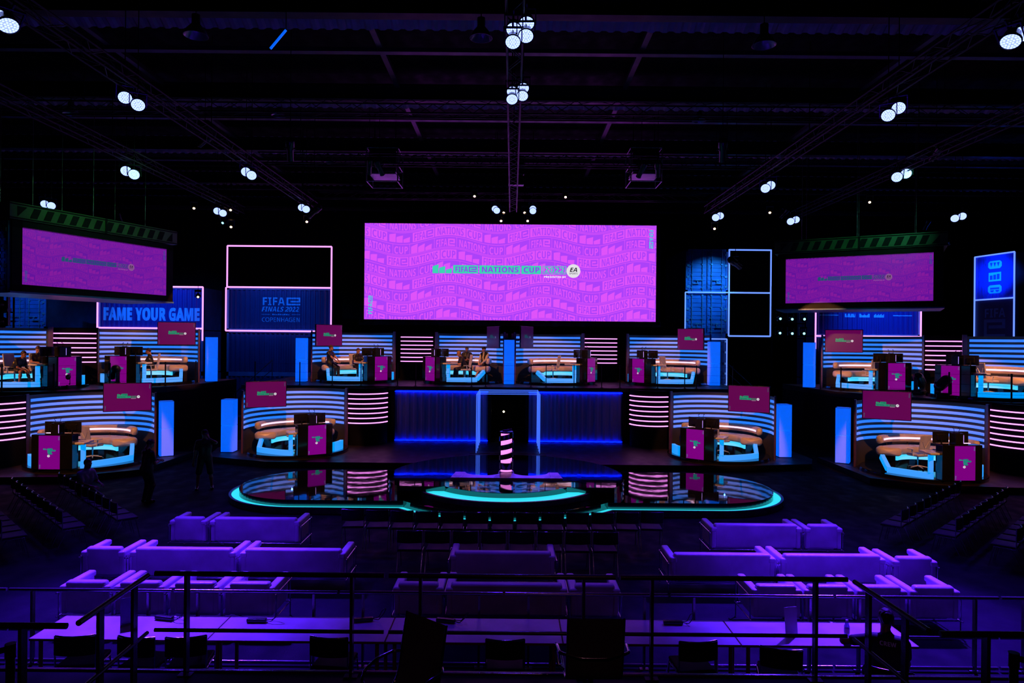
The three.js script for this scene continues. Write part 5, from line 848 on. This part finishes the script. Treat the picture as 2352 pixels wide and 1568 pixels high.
function headGeos(C, q, o) {                                      // C: centre of the head, q: its turn
  const qi = q.clone().invert(), v = V(0, 0, 0), el = (x, y, z, cx, cy, cz, rx, ry, rz) => { const a = (x - cx) / rx, b = (y - cy) / ry, c = (z - cz) / rz, k = Math.sqrt(a * a + b * b + c * c); return (k - 1) * Math.min(rx, ry, rz); };
  const skin = (x, y, z) => { let d = el(x, y, z, 0, 0.03, -0.012, 0.076, 0.088, 0.097); d = smin(d, el(x, y, z, 0, -0.045, 0.028, 0.055, 0.072, 0.062), 0.04); d = smin(d, el(x, y, z, 0, -0.092, 0.062, 0.026, 0.02, 0.024), 0.025); // skull, jaw, chin
    d = smin(d, sdCap([0, 0.012, 0.086, 0.009, 0, -0.028, 0.108, 0.0135], x, y, z), 0.018); d = smin(d, el(x, y, z, 0, 0.024, 0.074, 0.05, 0.011, 0.016), 0.02); d = smin(d, el(x, y, z, 0, -0.058, 0.085, 0.022, 0.010, 0.012), 0.012); // nose, brow, lips
    for (const s of [-1, 1]) { d = Math.max(d, -el(x, y, z, s * 0.03, 0.004, 0.098, 0.017, 0.011, 0.014)); d = smin(d, el(x, y, z, s * 0.078, -0.005, -0.008, 0.011, 0.031, 0.019), 0.008); } return smin(d, sdCap([0, -0.06, -0.03, 0.052, 0, -0.16, -0.045, 0.054], x, y, z), 0.03); };
  const place3 = (g) => g.applyQuaternion(q).translate(C.x, C.y, C.z), out = { skin: place3(net(skin, [-0.1, -0.175, -0.125], [0.1, 0.13, 0.135], 0.0066)) };
  const hair = (x, y, z) => { let d = el(x, y, z, 0, 0.038, -0.016, 0.085, 0.102 + (o.tall ?? 0), 0.105) + 0.0035 * Math.sin(95 * x + 2 * Math.sin(60 * z)) * Math.sin(70 * z + 40 * y) - 0.006 * Math.max(0, Math.sin(26 * x + 34 * z + 1.3)) * (y > 0.06 ? 1 : 0); const line = z > 0.05 ? 0.062 : 0.062 - (0.05 - z) * 1.05; return Math.max(d, line - y + (Math.sin(x * 160) * Math.sin(z * 130)) * 0.003); };
  out.hair = place3(net(hair, [-0.1, -0.1, -0.135], [0.1, 0.155, 0.11], 0.0075));
  if (o.cap) out.cap = place3(net((x, y, z) => smin(Math.max(el(x, y, z, 0, 0.045, -0.012, 0.092, 0.1, 0.11), 0.048 - y), Math.max(el(x, y, z, 0, 0.052, o.cap * 0.13, 0.07, 0.012, 0.075), -1), 0.01), [-0.11, 0.03, -0.22], [0.11, 0.16, 0.22], 0.0075));
  out.eyes = [-1, 1].map((s) => place3(new THREE.SphereGeometry(0.0105, 10, 8).translate(s * 0.03, 0.004, 0.083))); return out;
}
function person(label, pos, turn, o) {
  const t = thing('person', label, 'person', pos, turn), k = o.size ?? 1, p = V(...o.pelvis), lean = o.lean ?? 0, tw = o.twist ?? 0, up = V(Math.sin(o.side ?? 0), Math.cos(lean), Math.sin(lean)).normalize(), X = V(Math.cos(tw), 0, -Math.sin(tw)), fw = up.clone().cross(X).multiplyScalar(-1);
  const at = (h, x = 0, z = 0) => p.clone().addScaledVector(up, h * k).addScaledVector(X, x * k).addScaledVector(fw.clone().multiplyScalar(-1), -z * k);
  const neck = at(0.52, 0, 0.01), headC = neck.clone().add(V(Math.sin(o.side ?? 0) * 0.1, 0.15 * Math.cos(lean * 0.6), 0.15 * Math.sin(lean * 0.6) + 0.03).multiplyScalar(k)), J = { L: {}, R: {} };
  const q = new THREE.Quaternion().setFromEuler(new THREE.Euler(o.nod ?? 0.1, o.look ?? 0, o.tilt ?? 0, 'YXZ')), torso = [], sleeves = [], skin = [], legs = [], feet = [], hands = [];
  torso.push(bone(at(0.0, -0.07), 0.115, at(0.0, 0.07), 0.115), bone(at(0.02, -0.055), 0.105, at(0.3, -0.065, 0.015), 0.112), bone(at(0.02, 0.055), 0.105, at(0.3, 0.065, 0.015), 0.112), bone(at(0.3, -0.07, 0.015), 0.11, at(0.43, -0.1, 0), 0.075), bone(at(0.3, 0.07, 0.015), 0.11, at(0.43, 0.1, 0), 0.075), bone(at(0.44, -0.14), 0.065, at(0.44, 0.14), 0.065), bone(at(0.47, 0), 0.07, neck, 0.056));
  skin.push(bone(neck, 0.054, headC.clone().add(V(0, -0.07, -0.02).applyQuaternion(q)), 0.052));
  for (const [n, s] of [['L', 1], ['R', -1]]) {
    const sh = at(0.435, s * 0.185), w = V(...o['wrist' + n]), el = ik(sh, w, 0.29 * k, 0.255 * k, V(...(o['elbow' + n] ?? [s * 0.5, -0.6, -0.6]))), hip = at(-0.01, s * 0.09), an = V(...o['ankle' + n]), kn = ik(hip, an, 0.43 * k, 0.42 * k, V(...(o['knee' + n] ?? [s * 0.12, 0.3, 1])));
    const up1 = bone(sh, 0.058, el, 0.043), fo = bone(el, 0.042, w, 0.028); skin.push(up1, fo); const sl = o.sleeve ?? 0.6; sleeves.push(sl >= 1 ? up1 : bone(sh, 0.058, sh.clone().lerp(el, sl), 0.052)); if (sl >= 1) sleeves.push(fo);
    legs.push([hip, kn, an]); const d = w.clone().sub(el).normalize(); hands.push(handGeo(w, V(...(o['hand' + n] ?? [d.x, d.y, d.z])), V(...(o['palm' + n] ?? [s * 0.3, 0.9, 0.2])), -s));
    const ft = V(...(o['toe' + n] ?? [s * 0.12, 0, 1])).normalize(), heel = an.clone().add(V(0, -0.045, 0)).addScaledVector(ft, -0.045), toe = an.clone().add(V(0, -0.05, 0)).addScaledVector(ft, 0.15); feet.push(bone(heel, 0.038, toe, 0.03), bone(an, 0.04, an.clone().add(V(0, -0.04, 0)).addScaledVector(ft, 0.06), 0.042));
    skin.push(bone(hip, 0.088, kn, 0.058), bone(kn, 0.056, kn.clone().lerp(an, 0.35), 0.056), bone(kn.clone().lerp(an, 0.35), 0.056, an, 0.036), ...feet.slice(-2));
  }
  const all = [...torso, ...skin], c = o.cell ?? 0.016, [lo, hi] = bounds(all, 0.02), H = headGeos(headC, q, o);
  mk('body', [net(field(all, -0.004, 0.035), lo, hi, c), H.skin, ...hands], o.skin, t);
  const cloth = (name, bones, grow, m, kk = 0.04) => { const [a, b] = bounds(bones, grow + 0.02); return mk(name, net(field(bones, grow, kk), a, b, c * 0.9), m, t); };
  const sh = cloth('shirt', [...torso.slice(0), ...sleeves], 0.011, o.shirt);
  const trs = []; for (const [hip, kn, an] of legs) { const f = o.legs ?? 1; if (f >= 1) trs.push(bone(hip, 0.094, kn, 0.066), bone(kn, 0.066, an, 0.052)); else trs.push(bone(hip, 0.094, hip.clone().lerp(kn, f), 0.082)); }
  cloth('trousers', [bone(at(0.0, -0.07), 0.118, at(0.0, 0.07), 0.118), bone(at(0.02, -0.05), 0.11, at(0.08, -0.05), 0.106), bone(at(0.02, 0.05), 0.11, at(0.08, 0.05), 0.106), ...trs], 0.012, o.trousers);
  for (let i = 0; i < 2; i++) cloth('shoe', feet.slice(i * 2, i * 2 + 2), 0.01, o.shoe ?? M.plastic, 0.02);
  if (!o.cap) mk('hair', H.hair, o.hair, t); else { mk('hair', H.hair, o.hair, t); mk('cap', H.cap, o.capm ?? M.fabric, t); }
  for (const e of H.eyes) mk('eye', e, EYEM, t);
  if (o.lanyard) mk('lanyard', [tube([at(0.5, 0.07, 0.05), at(0.4, 0.05, 0.135), at(0.2, 0.01, 0.15), at(0.15, 0.0, 0.148), at(0.2, -0.01, 0.15), at(0.4, -0.05, 0.135), at(0.5, -0.07, 0.05)], 0.006, 30, 6)], M.white, t);
  if (o.vest) { const vf = field(torso, 0.026, 0.04); const [a, b] = bounds(torso, 0.05); mk('vest', net((x, y, z) => { const rx = (x - p.x) * X.x + (z - p.z) * X.z, rz = (x - p.x) * fw.x + (y - p.y) * fw.y + (z - p.z) * fw.z; return Math.max(vf(x, y, z), rz > 0 ? 0.042 - Math.abs(rx) : -1); }, a, b, c * 0.9), M.fabric, t); }
  if (o.badge) mk('sleeve_badge', [rbox(0.055, 0.06, 0.01, 0.004).applyMatrix4(new THREE.Matrix4().lookAt(V(0, 0, 0), V(...o.badge[1]), V(0, 1, 0))).translate(...at(...o.badge[0]).toArray())], o.badge[2], t);
  return { t, at, sh, headC };
}
const skinM = (r, g, b) => std(r, g, b, 0.55, { map: null, bumpScale: 0.0004 }), EYEM = std(0.02, 0.015, 0.012, 0.2, { map: null });
const SK1 = skinM(0.5, 0.24, 0.15), SK2 = skinM(0.36, 0.15, 0.08), SKD = skinM(0.3, 0.15, 0.1), HB = std(0.025, 0.014, 0.01, 0.7), HBR = std(0.09, 0.035, 0.015, 0.7), HBL = std(0.4, 0.22, 0.09, 0.7), YEL = std(0.6, 0.45, 0.05, 0.6), CREAM = std(0.72, 0.62, 0.5, 0.8), JERSEY = std(0.016, 0.014, 0.014, 0.7), DARK = std(0.012, 0.01, 0.016, 0.85), SAND = std(0.5, 0.34, 0.24, 0.7), PALET = std(0.30, 0.26, 0.42, 0.85);
const seat = 0.62 + DISC, ch = 0.535 + DISC;
// E: two men, one bent forward on the white chair, the other behind the desk
{ const b = boothAt.E, ground = W(-18.75, UP + DISC, 25.75);
  place(kit.chair, ground, 1.35, 'white mesh office chair under the bending man in the upper edge booth', 'office chair', 'booth office chairs');
  person('man in black shirt and shorts bending forward on a white chair', ground, 1.45, { pelvis: [0, 0.60, -0.02], lean: 0.62, nod: 0.12, look: 0.0, wristL: [0.1, 0.56, 0.5], wristR: [-0.05, 0.56, 0.48], handL: [-0.4, -0.5, 0.8], handR: [0.4, -0.5, 0.8], ankleL: [0.17, 0.09, 0.52], ankleR: [-0.16, 0.09, 0.34], skin: SK2, shirt: JERSEY, trousers: JERSEY, legs: 0.72, hair: HB, shoe: SAND, sleeve: 0.62, badge: [[0.33, -0.245, 0.02], [1, 0, 0.2], YEL] });
  person('man in a dark jersey with brown hair looking down behind the bending man', W(-18.6, UP + DISC, 26.75), 0.75, { pelvis: [0, 0.68, -0.05], lean: 0.3, nod: 0.35, look: 0.1, wristL: [0.22, 0.84, 0.42], wristR: [-0.1, 0.84, 0.45], ankleL: [0.13, 0.09, 0.42], ankleR: [-0.13, 0.09, 0.42], skin: SK1, shirt: JERSEY, trousers: JERSEY, hair: HBR, tall: 0.012, sleeve: 0.55, shoe: SAND });
  place(kit.chair, W(-18.6, UP + DISC, 26.75), 0.75, 'white mesh office chair under the brown-haired man in the upper edge booth', 'office chair', 'booth office chairs'); }
// F: bearded man with a lanyard at the desk
{ const g = W(-15.08, UP + DISC, 28.55); place(kit.chair, g, -1.2, 'white mesh office chair under the man with the lanyard', 'office chair', 'booth office chairs');
  person('man in black with a white lanyard seated at the desk, facing left', g, -1.15, { pelvis: [0, 0.60, 0], lean: 0.12, nod: 0.18, wristL: [0.12, 0.62, 0.42], wristR: [-0.1, 0.62, 0.44], ankleL: [0.1, 0.09, 0.34], ankleR: [-0.1, 0.09, 0.44], skin: SK1, shirt: JERSEY, trousers: JERSEY, hair: HB, lanyard: true, badge: [[0.36, 0.25, 0.0], [-1, 0, 0], M.pale] }); }
// G: man stretched out on the sofa end, player at the desk
{ const b = boothAt.G; const s0 = b.loc(-1.2, 0, -0.2); person('man in a black t-shirt sitting sideways on the sofa end', V(s0.x, UP + DISC, s0.z), 1.25, { pelvis: [0, 0.77, 0], lean: 0.05, nod: 0.12, look: 0.25, wristL: [0.06, 0.86, 0.44], wristR: [-0.08, 0.84, 0.42], ankleL: [0.1, 0.12, 0.4], ankleR: [-0.1, 0.12, 0.34], kneeL: [0.2, 0.5, 1], kneeR: [-0.2, 0.5, 1], skin: SK1, shirt: DARK, trousers: JERSEY, hair: HBR, sleeve: 0.5 });
  const g = b.loc(-0.1, 0, 0.45); g.y = UP + DISC; place(kit.chair, g, 0.95, 'white mesh office chair under the player in the black jersey at the desk', 'office chair', 'booth office chairs');
  person('player in a black and gold jersey seated at the desk', g, 0.75, { pelvis: [0, 0.64, 0], lean: 0.08, nod: 0.2, look: 0.1, wristL: [0.16, 0.84, 0.44], wristR: [-0.14, 0.82, 0.42], ankleL: [0.13, 0.09, 0.4], ankleR: [-0.13, 0.09, 0.36], skin: SK1, shirt: JERSEY, trousers: JERSEY, hair: HBR, sleeve: 0.6, badge: [[0.34, -0.25, 0.0], [1, 0, 0.4], YEL] }); }
// H: three players
{ const b = boothAt.H; const g = b.loc(0.3, 0, 0.3); g.y = UP + DISC; place(kit.chair, g, -1.3, 'grey office chair under the blond player', 'office chair', 'booth office chairs');
  person('blond player in a black jersey bent over his hands on the chair', g, -1.25, { pelvis: [0, 0.6, 0], lean: 0.42, nod: 0.35, look: 0.05, wristL: [0.1, 0.78, 0.5], wristR: [-0.1, 0.76, 0.48], handL: [-0.3, 0.1, 0.9], handR: [0.3, 0.1, 0.9], ankleL: [0.14, 0.09, 0.4], ankleR: [-0.1, 0.09, 0.48], skin: SK1, shirt: JERSEY, trousers: JERSEY, hair: HBL, sleeve: 0.6, shoe: M.plastic });
  const s1 = b.loc(-0.5, 0, -0.95); person('dark-haired man in black with a lanyard looking at his phone', V(s1.x, UP + DISC, s1.z), 0.15, { pelvis: [0, 0.76, 0], lean: 0.1, nod: 0.45, wristL: [0.1, 0.92, 0.3], wristR: [-0.06, 0.9, 0.3], handL: [-0.5, 0.3, 0.4], handR: [0.5, 0.3, 0.4], ankleL: [0.14, 0.09, 0.5], ankleR: [-0.14, 0.09, 0.5], skin: SK2, shirt: DARK, trousers: DARK, hair: HB, lanyard: true, sleeve: 0.55 });
  const s2 = b.loc(0.85, 0, -0.55); person('young man in a cream jacket, black vest and shorts sitting on the sofa', V(s2.x, UP + DISC, s2.z), -0.55, { pelvis: [0, 0.76, 0], lean: 0.12, nod: 0.25, look: -0.25, wristL: [0.1, 0.8, 0.4], wristR: [-0.08, 0.78, 0.42], handL: [-0.6, -0.5, 0.5], handR: [0.6, -0.5, 0.5], ankleL: [0.12, 0.09, 0.52], ankleR: [-0.14, 0.09, 0.66], skin: SK1, shirt: CREAM, trousers: DARK, legs: 0.8, hair: HB, sleeve: 1, vest: true, cap: -1, capm: M.fabric, shoe: M.plastic });
  const bt = thing('water_bottle', 'small bottle on the desk beside the blond player', 'bottle', boothAt.H.loc(-0.05, DISC + 0.835, 1.3)); mk('body', new THREE.LatheGeometry([[0, 0], [0.035, 0], [0.035, 0.14], [0.015, 0.19], [0.015, 0.21], [0, 0.21]].map(([r, y]) => new THREE.Vector2(r, y)), 16), M.pale, bt); mk('cap', new THREE.CylinderGeometry(0.017, 0.017, 0.025, 12).translate(0, 0.215, 0), M.white, bt); }
// dark onlookers on the floor
person('seated onlooker in a pale t-shirt on the slanting chairs with legs stretched out', W(-11.05, 0, 17.7), 1.25, { pelvis: [0, 0.57, 0], lean: 0.12, nod: 0.15, wristL: [0.14, 0.72, 0.4], wristR: [-0.12, 0.7, 0.42], ankleL: [0.14, 0.1, 0.85], ankleR: [-0.1, 0.1, 0.78], skin: SKD, shirt: PALET, trousers: DARK, hair: HB, sleeve: 0.6 });
person('dark standing onlooker with bowed head beside the lower light pillar', W(-9.98, 0, 18.7), 2.6, { pelvis: [0, 0.92, 0], lean: 0.1, nod: 0.5, wristL: [0.16, 1.1, 0.3], wristR: [-0.14, 1.12, 0.3], ankleL: [0.13, 0.09, 0.03], ankleR: [-0.13, 0.09, -0.02], skin: SKD, shirt: DARK, trousers: DARK, hair: HB, sleeve: 0.6 });
person('dark standing onlooker in shorts holding a hand to the face', W(-9.15, 0, 20.4), 0.4, { size: 1.04, pelvis: [0, 0.96, 0], lean: 0.03, nod: 0.1, look: 0.4, wristL: [0.1, 1.56, 0.2], wristR: [-0.3, 0.86, 0.05], elbowL: [0.8, -0.6, 0.2], handL: [-0.2, 0.9, -0.2], ankleL: [0.2, 0.09, 0], ankleR: [-0.2, 0.09, 0], skin: SKD, shirt: DARK, trousers: DARK, legs: 0.95, hair: HB, sleeve: 0.6, cap: 1 });
// crew member at the last table, seen from behind
{ const g = W(4.42, 0, 7.95); const r = person('crew member in a black shirt leaning over the last work table', g, PI - 0.42, { pelvis: [0, 0.58, 0], lean: 0.55, nod: 0.3, look: -0.2, wristL: [0.42, 0.8, 0.42], wristR: [-0.12, 0.8, 0.55], elbowL: [1, -0.3, 0.1], elbowR: [-0.3, -1, -0.1], ankleL: [0.2, 0.09, 0.3], ankleR: [-0.18, 0.09, 0.36], skin: SKD, shirt: DARK, trousers: DARK, hair: HB, sleeve: 0.62, cell: 0.013 });
  place(stack, W(4.37, 0, 7.88), PI - 0.42, 'black stacking chair under the crew member', 'chair', 'chairs at the work tables');
  const pos = [], uv = [], idx = [], n = 12; for (let i = 0; i <= n; i++) for (const h of [0.345, 0.445]) { const x = -0.105 + 0.21 * i / n, c = r.at(h, -x, 0), d = r.at(h, -x, -1).sub(c).normalize(); let s = 0.25; const f = field([[...r.at(0.02, -0.055).toArray(), 0.105, ...r.at(0.3, -0.065, 0.015).toArray(), 0.112], [...r.at(0.02, 0.055).toArray(), 0.105, ...r.at(0.3, 0.065, 0.015).toArray(), 0.112], [...r.at(0.3, -0.07, 0.015).toArray(), 0.11, ...r.at(0.43, -0.1, 0).toArray(), 0.075], [...r.at(0.3, 0.07, 0.015).toArray(), 0.11, ...r.at(0.43, 0.1, 0).toArray(), 0.075], [...r.at(0.44, -0.14).toArray(), 0.065, ...r.at(0.44, 0.14).toArray(), 0.065]], 0.017, 0.04); while (s > 0 && f(c.x + d.x * s, c.y + d.y * s, c.z + d.z * s) > 0) s -= 0.002; const p = c.addScaledVector(d, s); pos.push(p.x, p.y, p.z); uv.push(i / n, h > 0.4 ? 1 : 0); }
  for (let i = 0; i < n; i++) { const a = i * 2; idx.push(a, a + 2, a + 1, a + 1, a + 2, a + 3); }
  mk('back_print', ngeo(pos, idx, uv), pm(tCrew, 1.6), r.sh); }
renderer.render(scene, camera);
